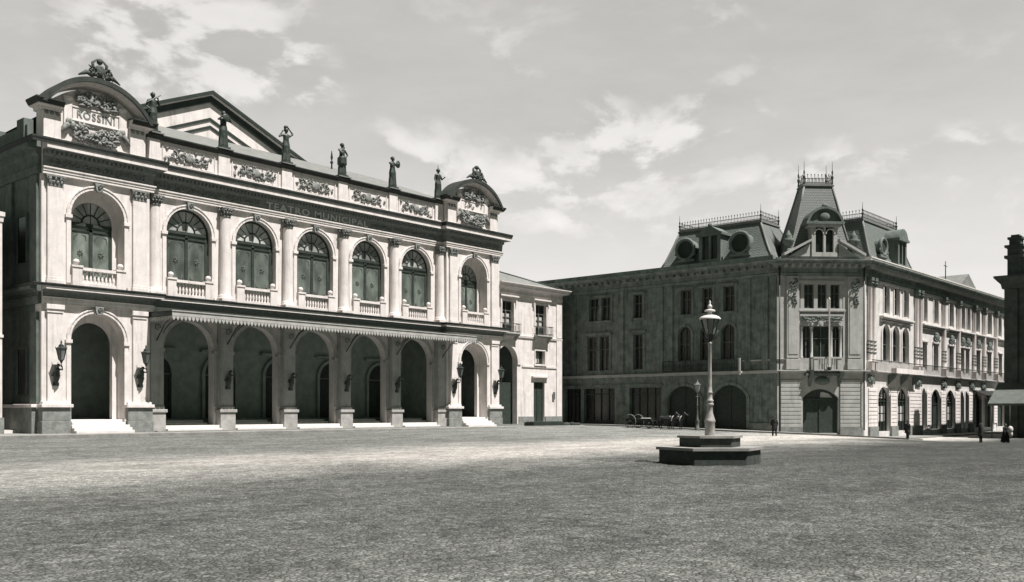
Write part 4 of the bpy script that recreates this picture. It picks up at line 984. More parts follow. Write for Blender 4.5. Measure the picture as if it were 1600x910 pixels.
rl = [(17.55, 19.1), (21.5, 23.2), (27.3, 29.1), (31.8, 33.4), (34.0, 35.6), (38.5, 40.4), (43.6, 45.6), (49.2, 50.9), (54.5, 56.2)]
ru = [(5.4, 7.0), (8.45, 10.1), (11.4, 13.0), (18.0, 19.3), (21.65, 23.3), (27.45, 29.15), (32.3, 33.8), (34.6, 36.1), (38.5, 40.3), (43.9, 45.9), (49.0, 50.7), (54.3, 56)]
mb = MB()
mb.panel(0, RX, -1.4, 6.3, 0, 0.6, [(a, b, -0.2, 4.7-(b-a)*0.27, (b-a)*0.27) if b-a > 2 else (a, b, -0.2, 3.9, (b-a)/2) for a, b in rg])
mb.panel(0, RX, 6.3, 12.4, 0, 0.6, [(a, b, 7.6, 10.5, (b-a)/2) for a, b in ra] + [(a, b, 7.0, 10.3, 0) for a, b in rl])
mb.panel(0, RX, 12.4, 18.0, 0, 0.6, [(a, b, 12.85, 15.9, 0) for a, b in ru])
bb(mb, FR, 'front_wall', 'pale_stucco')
# floors / inner dark partitions keep the building opaque
mb = MB(); mb.box(-3, LX-5, 4.0, 4.2, -1, 18).box(-3, LX-5, 0.6, 4.0, 6.2, 6.5).box(-3, LX-5, 0.6, 4.0, 12.2, 12.5); bb(mb, FL, 'inner_wall', 'void')
mb = MB(); mb.box(3, RX, 4.0, 4.2, -1, 18).box(3, RX, 0.6, 4.0, 6.2, 6.5).box(3, RX, 0.6, 4.0, 12.2, 12.5); bb(mb, FR, 'inner_wall', 'void')
mb = MB(); mb.box(-1, LCH+1, 4.5, 4.7, -1, 18).box(0.8, LCH-0.8, 0.6, 4.0, 6.2, 6.5).box(0.8, LCH-0.8, 0.6, 4.0, 12.2, 12.5); bb(mb, FC, 'inner_wall', 'void')
# flat roof
def bpt(fr, x, y):
    c, s_ = cos(fr.a), sin(fr.a); return (fr.P[0]-95+x*c-y*s_, fr.P[1]-45.1+x*s_+y*c)
mb = MB(); mb.prism([bpt(FL, -3, 0.3), bpt(FC, 0, 0.3), bpt(FC, LCH, 0.3), bpt(FR, RX, 0.3), bpt(FR, RX, 30), bpt(FL, -3, 40)], 17.9, 18.05, 'z'); mb.build('flat_roof', 'zinc', BL)
BPATH = [bpt(FL, -3, 0), bpt(FL, LX, 0), bpt(FC, LCH, 0), bpt(FR, RX, 0)]
crn = [(-0.05, 16.25), (0.14, 16.25), (0.18, 16.55), (0.1, 16.6), (0.1, 17.05), (0.3, 17.15), (0.4, 17.4), (1.0, 17.46), (1.0, 17.6), (1.2, 17.78), (1.2, 17.86), (-0.05, 17.95)]
MB().sweep(crn, BPATH).build('cornice', 'shade_stucco', BL)  # whole cornice in the darkened stucco to deepen its shade
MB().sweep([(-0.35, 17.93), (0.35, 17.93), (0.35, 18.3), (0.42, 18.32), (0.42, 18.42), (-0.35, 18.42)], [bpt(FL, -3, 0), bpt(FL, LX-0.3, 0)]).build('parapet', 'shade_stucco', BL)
MB().sweep([(-0.35, 17.93), (0.35, 17.93), (0.35, 18.34), (0.42, 18.36), (0.42, 18.46), (-0.35, 18.46)], [bpt(FR, 0.9, 0), bpt(FR, RX, 0)]).build('parapet', 'white_stucco', BL)
MB().sweep([(-0.05, 6.02), (0.15, 6.02), (0.22, 6.18), (0.5, 6.22), (0.5, 6.32), (-0.05, 6.36)], BPATH).build('string_course', 'grey_stucco', BL)
MB().sweep([(-0.05, 7.35), (0.1, 7.35), (0.16, 7.5), (-0.05, 7.54)], [bpt(FL, 36, 0), bpt(FL, LX, 0), bpt(FC, 2.38, 0)]).build('sill_course', 'grey_stucco', BL)
mb = MB(); x = 0.5
while x < RX-0.5: mb.box(x, x+0.22, -0.85, -0.32, 17.12, 17.44); x += 0.75
bb(mb, FR, 'cornice_brackets', 'grey_stucco')
mb = MB(); x = 0.5
while x < LX-0.5: mb.box(x, x+0.22, -0.85, -0.32, 17.12, 17.44); x += 0.9
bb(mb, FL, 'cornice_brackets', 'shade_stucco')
mb = MB(); x = 0.6
while x < LCH-0.5: mb.box(x, x+0.22, -0.85, -0.32, 17.12, 17.44); x += 0.75
bb(mb, FC, 'cornice_brackets', 'grey_stucco')
# street front (shaded): surrounds, pilasters, balcony, shopfront
for a, b in lu: bwindow(FL, a, b, 12.9, 15.65, 0)
for a, b in ll + [(2, 3.6), (8, 9.6)]: bwindow(FL, a, b, 6.9, 11.0, 0)
for a, b in [(2, 3.6), (8, 9.6)]: bwindow(FL, a, b, 12.9, 15.6, 0)
for a, b in la: bwindow(FL, a, b, 7.7, 10.7, (b-a)/2)
mb = MB()
for (a, b) in ((15.5, 18.7), (21.95, 23.2), (28.3, 29.7), (31.0, 32.3), (33.65, 35.0)):
    mb.box(a-0.28, a, -0.1, -0.002, 12.9, 15.65).box(b, b+0.28, -0.1, -0.002, 12.9, 15.65).box(a-0.4, b+0.4, -0.22, -0.002, 15.65, 15.95).box(a-0.35, b+0.35, -0.18, -0.002, 12.6, 12.88)
for (a, b) in ((15.3, 18.5), (21.95, 23.25)):
    mb.box(a-0.28, a, -0.1, -0.002, 6.9, 11).box(b, b+0.28, -0.1, -0.002, 6.9, 11).box(a-0.45, b+0.45, -0.3, -0.002, 11.1, 11.45)
for a, b in la: mb.ring(a, b, 7.7, 10.7, (b-a)/2, 0.28, -0.1, -0.002)
for x in (10.8, 12.9, 19.9, 25.3, 26.6, 36.2, 38.2):
    mb.box(x, x+0.7, -0.16, -0.003, 6.4, 16.2)
mb.box(LX-0.75, LX-0.02, -0.2, -0.004, 6.4, 16.2)
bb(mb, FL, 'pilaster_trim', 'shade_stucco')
mb = MB().box(26.5, 36.2, -1.15, -0.51, 6.1, 6.32); bal = bb(mb, FL, 'balcony', 'grey_stucco')
mb = MB()
for i in range(49): x = 26.55+9.6*i/48; mb.tube([(x, -1.1, 6.32), (x, -1.1, 7.6)], 0.025, 4, smooth=False)
for z in (6.45, 7.6): mb.tube([(26.55, -0.5, z), (26.55, -1.1, z), (36.15, -1.1, z), (36.15, -0.5, z)], 0.05, 5)
for i in range(16): scroll(mb, 26.9+i*0.6, 7.0, 0.2, -1.05, 1, 0.03)
mb.build('railing', 'iron', bal); MB().box(36.0, 36.2, -1.2, -1.0, 5.9, 7.7).build('end_post', 'grey_stucco', bal)
mb = MB()
for a, b in shops:
    mb.box(a, b, 0.4, 0.5, -0.4, 0.9).box(a, b, 0.4, 0.48, 4.0, 4.15)
    for i in range(1, 4): x = a+(b-a)*i/4; mb.box(x-0.05, x+0.05, 0.4, 0.5, 0.9, 4.75)
bb(mb, FL, 'shopfront', 'wood')
for a, b in shops:
    o = bb(MB().box(a, b, 0.52, 0.55, -0.4, 4.75), FL, 'shop_window', 'dark_glass')
mb = MB().box(11.6, 25.9, -0.25, -0.003, 4.95, 5.15)
for a, b in garch: mb.ring(a, b, -0.5, 3.5, 1.35, 0.35, -0.1, -0.002)
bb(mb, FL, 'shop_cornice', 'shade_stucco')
for a, b in garch: bb(MB().prism([(a, -0.5)]+arc(a, b, 3.5, 1.35)+[(b, -0.5)], 0.35, 0.5).box((a+b)/2-0.06, (a+b)/2+0.06, 0.28, 0.35, -0.5, 4.7), FL, 'carriage_door', 'wood')
mb = MB()
for (a, b) in ((-3, 1.5), (14.3, 14.68), (19.3, 21.3), (25.75, 26.2), (36.8, LX-0.05)): mb.box(a, b, -0.18, -0.005, -1.2, 0.75)
bb(mb, FL, 'plinth', 'granite')
# chamfered corner
def rustic(fr, spans, z0, z1, h=0.42, y=-0.12, m='grey_stucco'):
    mb = MB(); z = z0
    while z+h < z1+0.01:
        for a, b in spans: mb.box(a, b, y, -0.002, z, z+h-0.07)
        z += h
    return bb(mb, fr, 'rusticated_masonry', m, bev=0.015)
rustic(FC, [(0.35, 2.6), (6.75, LCH-0.35)], 0.35, 5.6)
rustic(FR, [(1.0, 3.4), (7.3, 9.2), (13.1, 17.1), (19.1, 20.4), (24.3, 25.9), (29.8, 31.6), (35.4, 37.2), (46.5, 48.4), (52.6, 53.9)], 0.35, 4.9, m='white_stucco')
mb = MB().box(0.3, 2.65, -0.25, -0.003, -1.2, 0.35).box(6.7, LCH-0.3, -0.25, -0.003, -1.2, 0.35); bb(mb, FC, 'plinth', 'granite')
mb = MB()
for a, b in ((1.0, 3.45), (7.25, 9.25), (13.05, 17.15), (24.25, 25.95), (29.75, 31.65), (35.35, 37.25)): mb.box(a, b, -0.25, -0.003, -1.2, 0.35)
bb(mb, FR, 'plinth', 'granite')
mb = MB()
for a, b in ((0.95, 2.3), (7.55, 9.0)):
    mb.box(a, b, -0.22, -0.003, 7.6, 16.22); mb.box(a+0.15, b-0.15, -0.27, -0.222, 8.0, 15.9).box(a-0.08, b+0.08, -0.3, -0.003, 6.4, 7.5)
mb.box(2.4, 7.1, -0.15, -0.003, 12.0, 12.3).box(2.25, 7.3, -0.25, -0.003, 12.5, 12.72)
mb.box(2.3, 7.2, -0.15, -0.003, 15.5, 15.8)
bb(mb, FC, 'pilaster', 'grey_stucco', bev=0.02)
mb = MB()
for c_ in (1.62, 8.27):
    leafspray(mb, c_-0.4, c_+0.4, 13.3, 15.9, -0.27, 40, 5, 0.16); mb.ball((c_, -0.28, 15.0), (0.3, 0.12, 0.4), 8, 6); mb.ball((c_, -0.28, 13.7), (0.2, 0.1, 0.5), 8, 6)
leafspray(mb, 2.6, 6.9, 11.35, 11.9, -0.1, 40, 6, 0.18)
for sx in (-1, 1): scroll(mb, 4.75+sx*0.9, 11.6, 0.3, -0.15, sx, 0.08); mb.tube([(4.75+sx*1.2, -0.2, 11.6), (4.75+sx*1.9, -0.2, 11.8), (4.75+sx*2.2, -0.2, 11.5)], [0.15, 0.1, 0.04], 5)
bb(mb, FC, 'carved_panel', 'side_stucco')
mb = MB()
for x in (2.72, 4.17, 5.56, 6.95): mb.box(x-0.2, x+0.2, 0.05, 0.3, 12.85, 15.4)
for x in (2.66, 3.76, 5.88, 6.9): mb.lathe(x, 0.2, [(0.2, 7.6), (0.2, 7.75), (0.15, 7.8), (0.13, 10.6), (0.2, 10.75), (0.22, 10.95)], 10)
bb(mb, FC, 'window_column', 'grey_stucco')
for (a, b) in ((2.9, 3.97), (4.37, 5.36), (5.76, 6.75)): bwindow(FC, a, b, 12.85, 15.4, 0)
for (a, b) in ((2.8, 3.65), (3.9, 5.75), (6.0, 6.85)): bwindow(FC, a, b, 7.6, 11.0, 0, yf=0.4)
mb = MB().box(3.6, 6.5, -1.0, -0.51, 6.25, 6.4).box(3.6, 4.0, -1.0, -0.52, 6.4, 7.5).box(6.1, 6.5, -1.0, -0.52, 6.4, 7.5).box(3.5, 6.6, -1.05, -0.5, 7.5, 7.68)
for i in range(7): mb.lathe(4.25+i*0.27, -0.8, [(0.08, 6.4), (0.09, 6.75), (0.04, 7.1), (0.07, 7.5)], 6)
bb(mb, FC, 'balcony', 'grey_stucco')
mb = MB()
for x in (3.3, 6.5): mb.prism([(-0.002, 6.2), (-0.95, 6.2), (-0.75, 5.7), (-0.3, 5.5), (-0.002, 4.6)], x, x+0.35, 'x')
mb.box(2.9, 6.9, -0.6, -0.003, 5.75, 5.98).ball((4.75, -0.3, 5.2), (0.8, 0.35, 0.45), 10, 6)
bb(mb, FC, 'door_console', 'side_stucco')
d = bb(MB().prism([(2.75, -0.4)]+arc(2.75, 6.6, 3.4, 0.95)+[(6.6, -0.4)], 0.4, 0.5).box(4.6, 4.76, 0.3, 0.399, -0.4, 3.2).box(2.75, 6.6, 0.28, 0.399, 3.15, 3.4), FC, 'door', 'wood')
MB().prism([(4.75, 3.45), (6.1, 3.45), (5.7, 3.85), (5.1, 4.05), (4.8, 4.0)], 0.38, 0.398).build('fanlight', 'curtain', d)
# right front (sunlit)
for a, b in ra: bwindow(FR, a, b, 7.6, 10.5, (b-a)/2)
for a, b in rl: bwindow(FR, a, b, 7.0, 10.3, 0)
for a, b in ru: bwindow(FR, a, b, 12.85, 15.9, 0)
for i, (a, b) in enumerate(rg):
    wide = b-a > 2; r_ = (b-a)*0.27 if wide else (b-a)/2; zs = 4.7-r_ if wide else 3.9
    if i in (0, 1, 4):
        o = bwindow(FR, a, b, -0.3, zs, r_, bars=3 if wide else 1, cross=(0.86,), m='wood', curtain=[(0.3, 0.5), (0.53, 0.72)], name='shop_door')
        c_ = MB()
        for q in range(4): x = a+(b-a)*(q+0.5)/4; c_.box(x-0.3, x+0.3, 0.405, 0.418, zs-0.25, zs+r_*(0.35 if q in (0, 3) else 0.75))
        c_.build('fanlight', 'curtain', o)
    else: bwindow(FR, a, b, -0.3, zs, r_, bars=1, cross=(0.8,), m='wood', name='shop_door')
mb = MB()
for a, b in ra: mb.ring(a, b, 7.6, 10.5, (b-a)/2, 0.3, -0.12, -0.002)
for a, b in rl: mb.box(a-0.22, a, -0.1, -0.002, 7.0, 10.3).box(b, b+0.22, -0.1, -0.002, 7.0, 10.3).box(a-0.3, b+0.3, -0.25, -0.002, 10.3, 10.5)
for (a, b) in ((4.2, 13.8), (17.0, 25.5), (26.3, 30.5), (31.2, 37.0), (37.6, 46.8), (48.0, 58)):
    mb.box(a, b, -0.5, -0.003, 12.28, 12.45).box(a+0.1, b-0.1, -0.35, -0.003, 12.12, 12.28).box(a+0.05, b-0.05, -0.25, -0.003, 11.9, 12.0)
    mb.box(a, b, -0.16, -0.004, 15.95, 16.2)
for a, b in ru: mb.box(a-0.2, a, -0.1, -0.002, 12.85, 15.9).box(b, b+0.2, -0.1, -0.002, 12.85, 15.9)
for i, (a, b) in enumerate(rg):
    wide = b-a > 2; r_ = (b-a)*0.27 if wide else (b-a)/2; zs = 4.7-r_ if wide else 3.9
    mb.ring(a, b, -0.5, zs, r_, 0.2, -0.14, -0.123)
bb(mb, FR, 'window_surround', 'pale_stucco', bev=0.01)
mb = MB()
for x in (0.9, 1.95, 15.1, 16.3, 24.9, 30.6, 37.2, 41.7, 47.3, 52.5):
    mb.lathe(x, -0.22, [(0.36, 6.4), (0.36, 7.3), (0.30, 7.4), (0.28, 7.5), (0.25, 15.2), (0.30, 15.3)], 12)
    mb.box(x-0.4, x+0.4, -0.62, -0.003, 6.36, 7.3)
co = bb(mb, FR, 'column_row', 'white_stucco')
co['label'] = 'slender attached columns between the windows'
mb = MB()
for x in (0.9, 1.95, 15.1, 16.3, 24.9, 30.6, 37.2, 41.7, 47.3, 52.5):
    capital(mb, x, 0.55, -0.45, 15.3, 16.2)
    for z in (8.2, 8.6, 9.0, 9.4): mb.lathe(x, -0.22, [(0.34, z), (0.34, z+0.12)], 12)
bb(mb, FR, 'capital', 'side_stucco')
mb = MB()
for a, b in rl[1:7]: c_ = (a+b)/2; mb.ball((c_, -0.2, 11.1), (0.75, 0.22, 0.6), 10, 6); leafspray(mb, c_-0.9, c_+0.9, 10.6, 11.5, -0.2, 24, 8, 0.2)
for x in (1.5, 16.0, 25.2, 30.8, 36.6, 41.8): leafspray(mb, x-0.8, x+0.8, 5.0, 5.9, -0.1, 26, 9, 0.22); mb.ball((x, -0.1, 5.4), (0.5, 0.25, 0.4), 8, 5)
bb(mb, FR, 'carved_ornament', 'side_stucco')
mb = MB().box(6.3, 14.9, -1.1, -0.51, 6.2, 6.75); bal = bb(mb, FR, 'balcony', 'white_stucco')
mb = MB()
for z in (7.45,): mb.tube([(0.3, -0.7, z), (60, -0.7, z)], 0.05, 5)
for i in range(240): x = 0.4+59.4*i/239; mb.tube([(x, -0.7, 6.75 if 6.3 < x < 14.9 else 6.34), (x, -0.7, 7.45)], 0.02, 3, smooth=False)
mb.build('railing', 'iron', bal)
mb = MB()
for x in (6.6, 10.4, 14.2): mb.prism([(-0.05, 6.2), (-1.0, 6.2), (-0.7, 5.6), (-0.05, 5.0)], x, x+0.3, 'x')
mb.build('balcony_console', 'side_stucco', bal)
mb = MB().prism([(-0.02, 4.9), (-2.4, 3.9), (-2.4, 3.1), (-2.36, 3.1), (-2.36, 3.86), (-0.02, 4.8)], 37.0, 47.0, 'x'); bb(mb, FR, 'shop_awning', 'dark_cloth')
mb = MB()   # lamp arms over the corner door, curving pipes
bb(MB().tube([(0.15, -0.3, 0), (0.15, -0.3, 17.2)], 0.08, 8).tube([(LCH-0.15, -0.3, 0), (LCH-0.15, -0.3, 17.2)], 0.08, 8), FC, 'drain_pipe', 'iron')
# roofs ------------------------------------------------------------------
def cresting(mb, pts, z, h=0.9, step=0.35):
    for (p, q) in zip(pts[:-1], pts[1:]):
        L = math.dist(p, q); n = max(2, int(L/step))
        for i in range(n+1):
            t = i/n; x, y = p[0]+(q[0]-p[0])*t, p[1]+(q[1]-p[1])*t
            mb.tube([(x, y, z), (x, y, z+h)], 0.025, 4, smooth=False)
            mb.ball((x, y, z+h*0.98), (0.06, 0.06, 0.10), 5, 4)
            if i < n:
                xm, ym = p[0]+(q[0]-p[0])*(t+0.5/n), p[1]+(q[1]-p[1])*(t+0.5/n); mb.tube([(xm, ym, z), (xm, ym, z+h*0.55)], 0.02, 4, smooth=False)
        for zz in (z+0.08, z+h*0.55): mb.tube([(p[0], p[1], zz), (q[0], q[1], zz)], 0.035, 4, smooth=False)
def finial(mb, x, y, z, h): mb.lathe(x, y, [(0.12, z), (0.07, z+h*0.15), (0.16, z+h*0.28), (0.05, z+h*0.36), (0.10, z+h*0.5), (0.035, z+h*0.6), (0.015, z+h)], 6)
def mansard(fr, base, top, z0, z1, name, fins, ch=0.85, fh=1.7):
    mb = MB(); n = 5; prev = None
    for i in range(n):
        t0, t1 = i/n, (i+1)/n; f = lambda t: t**0.86
        b_ = tuple(base[k]+(top[k]-base[k])*f(t0) for k in range(4)); t_ = tuple(base[k]+(top[k]-base[k])*f(t1) for k in range(4))
        mb.frustum(b_, t_, z0+(z1-z0)*t0, z0+(z1-z0)*t1)
    o = bb(mb, fr, name, 'slate')
    e = MB().box(top[0]-0.15, top[1]+0.15, top[2]-0.15, top[3]+0.15, z1+0.002, z1+0.14).box(top[0]-0.05, top[1]+0.05, top[2]-0.05, top[3]+0.05, z1+0.142, z1+0.3)
    for (x0, y0, x1, y1) in ((base[0], base[2], top[0], top[2]), (base[1], base[2], top[1], top[2]), (base[0], base[3], top[0], top[3]), (base[1], base[3], top[1], top[3])):
        e.tube([(x0+(x1-x0)*(t/5)**0.86, y0+(y1-y0)*(t/5)**0.86, z0+(z1-z0)*t/5) for t in range(6)], 0.12, 6)
    e.build('roof_moulding', 'zinc', o)
    c = MB(); cresting(c, [(top[0], top[3]), (top[0], top[2]), (top[1], top[2]), (top[1], top[3]), (top[0], top[3])], z1+0.3, ch)
    for (x, y) in fins: finial(c, x, y, z1+0.3, fh)
    c.build('cresting', 'iron', o)
    return o
mL = mansard(FL, (25.1, 38.9, 0.9, 9.5), (26.4, 36.6, 2.9, 7.3), 18.45, 22.75, 'mansard_roof', [(26.4, 2.9), (36.6, 2.9), (36.6, 7.3), (26.4, 7.3)])
MB().box(24.9, 39.1, 0.42, 9.7, 18.0, 18.45).build('roof_base', 'grey_stucco', mL)
def oculus(parent, c, y, z, r=0.85):
    mb = MB(); pts = [(c+(r+0.12)*cos(2*pi*i/20), y, z+(r+0.12)*sin(2*pi*i/20)) for i in range(20)]
    mb.tube(pts, 0.2, 6, closed=True); mb.box(c-1.2, c+1.2, y-0.15, y+1.4, z-r-0.42, z-r-0.15)
    vs = MB(); vs.prism([(c+r*cos(2*pi*i/20), z+r*sin(2*pi*i/20)) for i in range(20)], y+0.02, y+0.06)
    n = [(c+(r+0.1)*cos(2*pi*i/20), z+(r+0.1)*sin(2*pi*i/20)) for i in range(20)]
    mb.prism(n, y+0.08, y+1.5); scroll(mb, c-1.1, z-0.5, 0.25, y, 1, 0.07); scroll(mb, c+1.1, z-0.5, 0.25, y, -1, 0.07)
    o = mb.build('round_dormer', 'side_stucco', parent); vs.build('pane', 'void', o)
oculus(mL, 28.3, 0.95, 20.4, 1.02); oculus(mL, 35.1, 0.95, 20.4, 1.02)
def dormer(parent, c, w, y, z0, z1, depth, kind, m='grey_stucco'):
    mb = MB(); mb.box(c-w, c+w, y, y+depth, z0, z0+0.45)
    for x in ((c-w, c-w*0.7), (c+w*0.7, c+w), (c-w*0.09, c+w*0.09)): mb.box(x[0], x[1], y, y+0.5, z0+0.45, z1)
    mb.box(c-w, c-w*0.97, y+0.5, y+depth, z0+0.45, z1).box(c+w*0.97, c+w, y+0.5, y+depth, z0+0.45, z1)
    mb.box(c-w*1.2, c+w*1.2, y-0.25, y+depth, z1, z1+0.28)
    if kind == 'arc': mb.prism([(c-w*1.1, z1+0.28)]+arc(c-w*1.1, c+w*1.1, z1+0.283, w*0.85)+[(c+w*1.1, z1+0.28)], y-0.15, y+depth)
    if kind == 'gable': mb.prism([(c-w*1.25, z1+0.282), (c+w*1.25, z1+0.282), (c, z1+0.282+w*0.75)], y-0.25, y+depth)
    if kind == 'bell':
        mb.prism([(c-w*1.1, z1+0.282), (c+w*1.1, z1+0.282), (c+w*0.7, z1+0.6), (c+w*0.25, z1+1.0), (c-w*0.25, z1+1.0), (c-w*0.7, z1+0.6)], y-0.2, y+depth); mb.ball((c, y+0.1, z1+1.15), 0.28)
    o = mb.build('dormer', m, parent)
    MB().box(c-w*0.7, c+w*0.7, y+0.3, y+0.35, z0+0.45, z1).build('pane', 'dark_glass', o)
    return o
dd = dormer(mL, 31.65, 1.35, 0.5, 18.45, 21.5, 2.6, 'bell', 'side_stucco')
# tower
mT = mansard(FC, (1.35, 8.5, 0.4, 5.6), (3.65, 6.75, 2.0, 3.7), 18.3, 26.2, 'tower_roof', [(3.65, 2.0), (6.75, 2.0), (3.65, 3.7), (6.75, 3.7)], 0.95, 2.4)
MB().box(0.4, 9.0, 0.2, 8.4, 17.96, 18.3).build('roof_base', 'grey_stucco', mT)
dt = dormer(mT, 5.05, 1.38, -0.15, 18.3, 21.4, 3.0, 'none')
mb = MB(); mb.prism([(3.3, 21.7)]+arc(3.3, 6.8, 21.7, 1.6)+[(6.8, 21.7)], -0.1, 3.2); mb.ring(3.3, 6.8, 21.7, 21.7, 1.6, 0.25, -0.45, 3.2, legs=False)
mb.ball((5.05, -0.2, 22.5), (0.6, 0.2, 0.5), 10, 6); mb.box(3.0, 7.1, -0.5, 3.0, 21.68, 21.95)
mb.ball((5.05, -0.2, 23.6), (0.35, 0.3, 0.3), 8, 5)
mb.build('dormer_pediment', 'side_stucco', dt)
mb = MB()
for sx in (-1, 1): mb.ring(5.05+sx*0.62-0.42, 5.05+sx*0.62+0.42, 20.7, 20.7, 0.42, 0.1, -0.22, -0.152, legs=False)
mb.build('window_arches', 'white_stucco', dt)
mb = MB()   # broken pediment flanks and urns at the tower foot
mb.prism([(0.6, 18.32), (3.6, 19.9), (3.6, 20.15), (0.6, 18.6)], -0.5, 0.35).prism([(1.3, 18.31), (3.5, 18.31), (3.5, 19.7)], -0.1, 0.3)
mb.prism([(9.4, 18.32), (6.6, 19.9), (6.6, 20.15), (9.4, 18.6)], -0.5, 0.35).prism([(8.7, 18.31), (6.6, 18.31), (6.6, 19.7)], -0.1, 0.3)
mb.build('broken_pediment', 'grey_stucco', mT)
u = MB().lathe(0, 0, [(0.4, 0), (0.4, 0.3), (0.2, 0.4), (0.3, 0.6), (0.6, 1.1), (0.62, 1.3), (0.35, 1.5), (0.42, 1.65), (0.2, 1.95), (0.05, 2.3)], 12).build('urn', 'side_stucco', mT)
u.location = (1.5, 0.8, 18.9); copy_tree(u, mT, (8.6, 0.8, 18.9))
# right mansard
mR = mansard(FR, (4.2, 17.5, 0.9, 9.5), (5.3, 15.6, 2.3, 7.5), 18.5, 23.3, 'mansard_roof', [(5.3, 2.3), (15.6, 2.3), (5.3, 7.5), (15.6, 7.5)])
MB().box(4.0, 17.7, 0.42, 9.7, 18.0, 18.5).build('roof_base', 'grey_stucco', mR)
oculus(mR, 7.9, 0.95, 20.5, 0.8); dormer(mR, 12.3, 1.35, 0.4, 18.5, 21.6, 2.8, 'arc', 'side_stucco')
dg = bb(MB().prism([(32.6, 18.5), (40.0, 18.5), (36.3, 20.4)], 0.2, 8), FR, 'roof_gable', 'zinc')
bb(MB().tube([(26.8, 0.2, 18.4), (26.8, 0.2, 21.0)], 0.06, 6).tube([(26.2, 0.2, 20.4), (27.4, 0.2, 20.4)], 0.05, 6), FR, 'cross_finial', 'iron')
fp = empty('flagpole', (C0_[0]+cos(ACH)*5.1+sin(ACH)*1.25, C0_[1]+sin(ACH)*5.1-cos(ACH)*1.25, 6.3), 0, label='bare white flagpole rising from the balcony over the corner door', cat='flagpole')
MB().lathe(0, 0, [(0.10, 0), (0.08, 7.3), (0.13, 7.4), (0.0, 7.6)], 8).build('pole', 'marble', fp); MB().box(-0.15, 0.15, -0.15, 0.15, -0.02, 0.3).build('socket', 'iron', fp)

# ================================================================== dark building on the right edge, with awning
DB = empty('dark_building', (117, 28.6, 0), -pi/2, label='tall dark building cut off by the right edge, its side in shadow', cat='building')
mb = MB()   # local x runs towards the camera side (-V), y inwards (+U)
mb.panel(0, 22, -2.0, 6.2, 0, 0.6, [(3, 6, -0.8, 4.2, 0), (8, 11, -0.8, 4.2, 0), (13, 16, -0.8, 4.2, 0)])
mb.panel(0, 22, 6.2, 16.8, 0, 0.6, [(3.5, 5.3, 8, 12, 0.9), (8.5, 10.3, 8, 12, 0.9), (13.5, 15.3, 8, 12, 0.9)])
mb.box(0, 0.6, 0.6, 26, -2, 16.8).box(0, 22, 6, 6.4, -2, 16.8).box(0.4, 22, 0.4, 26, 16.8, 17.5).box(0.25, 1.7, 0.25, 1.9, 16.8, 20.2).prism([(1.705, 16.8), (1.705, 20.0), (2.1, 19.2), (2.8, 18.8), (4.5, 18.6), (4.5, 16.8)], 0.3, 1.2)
mb.build('wall', 'dark_stucco', DB)
mb = MB().sweep([(-0.05, 15.6), (0.2, 15.6), (0.3, 16.1), (0.9, 16.8), (0.9, 17.0), (-0.05, 17.1)], [(0, 26), (0, 0), (22, 0)])
mb.box(-0.02, 1.95, -0.02, 2.1, 19.0, 19.3).box(0.0, 1.9, 0.0, 2.1, 20.2, 20.45).box(0.4, 1.55, 0.4, 1.7, 20.45, 21.1).box(0.25, 1.7, 0.25, 1.85, 21.1, 21.35).box(0.55, 1.4, 0.5, 1.6, 21.35, 21.6)
mb.build('cornice', 'dark_stucco', DB)
mb = MB().box(0.5, 1.4, -0.2, -0.003, -2, 15.5).box(6.2, 7.1, -0.2, -0.003, -2, 15.5); mb.build('pilaster', 'dark_stucco', DB)
for x in (3.5, 8.5, 13.5):
    w = MB().ring(x+0.1, x+1.7, 8, 12, 0.8, 0.1, 0.3, 0.38).box(x+0.85, x+0.95, 0.3, 0.38, 8, 12.8).build('window', 'wood', DB); MB().prism([(x, 8)]+arc(x, x+1.8, 12, 0.9)+[(x+1.8, 8)], 0.4, 0.43).build('pane', 'dark_glass', w)
for x in (3, 8, 13): MB().box(x, x+3, 0.35, 0.45, -1.2, 4.2).build('door', 'wood', DB)
aw = MB().prism([(-0.003, 5.2), (-4.3, 2.85), (-4.3, 2.6), (-4.24, 2.6), (-4.24, 2.8), (-0.003, 5.1)], -0.6, 3.4, 'x')
ao = aw.build('awning', 'canvas', DB)
MB().tube([(-0.2, -4.2, -1.0), (-0.2, -4.2, 2.75)], 0.06, 6).tube([(1.6, -4.2, -1.0), (1.6, -4.2, 2.75)], 0.06, 6).build('awning_pole', 'grey_wood', ao)

# ================================================================== street lamps
def g3(U, V): return (U, V, g(U, V))
def octo(mb, r, z0, z1, n=6, ph=0.0): mb.lathe(0, 0, [(r, z0), (r, z1)], n, False, ph)
SL = empty('street_lamp', (36.9, 20.6, -0.25), radians(12), label='tall pale lamp post with glass lantern on a stepped dark stone base in the square', cat='street lamp')
mb = MB(); octo(mb, 2.2, -0.3, 0.62); pedo = mb.build('pedestal', 'dark_stone', SL, bev=0.04)
mb = MB(); octo(mb, 2.33, 0.622, 0.74); octo(mb, 1.42, 1.122, 1.22); mb.build('coping', 'top_stone', pedo, bev=0.02)
mb = MB(); octo(mb, 1.32, 0.742, 1.12); mb.build('upper_step', 'dark_stone', pedo, bev=0.02)
mb = MB(); z = 1.22
mb.lathe(0, 0, [(0.22, z), (0.21, z+0.55), (0.24, z+0.60), (0.22, z+0.66), (0.13, z+0.95), (0.11, z+1.25), (0.16, z+1.3), (0.16, z+1.36), (0.11, z+1.4), (0.15, z+1.45), (0.16, z+1.5), (0.11, z+1.55), (0.10, z+1.8), (0.13, z+1.83), (0.10, z+1.86), (0.085, z+2.1), (0.07, z+3.9), (0.10, z+3.95), (0.06, z+4.0)], 14)
mb.build('post', 'lamp_paint', SL)
zl = z+4.25
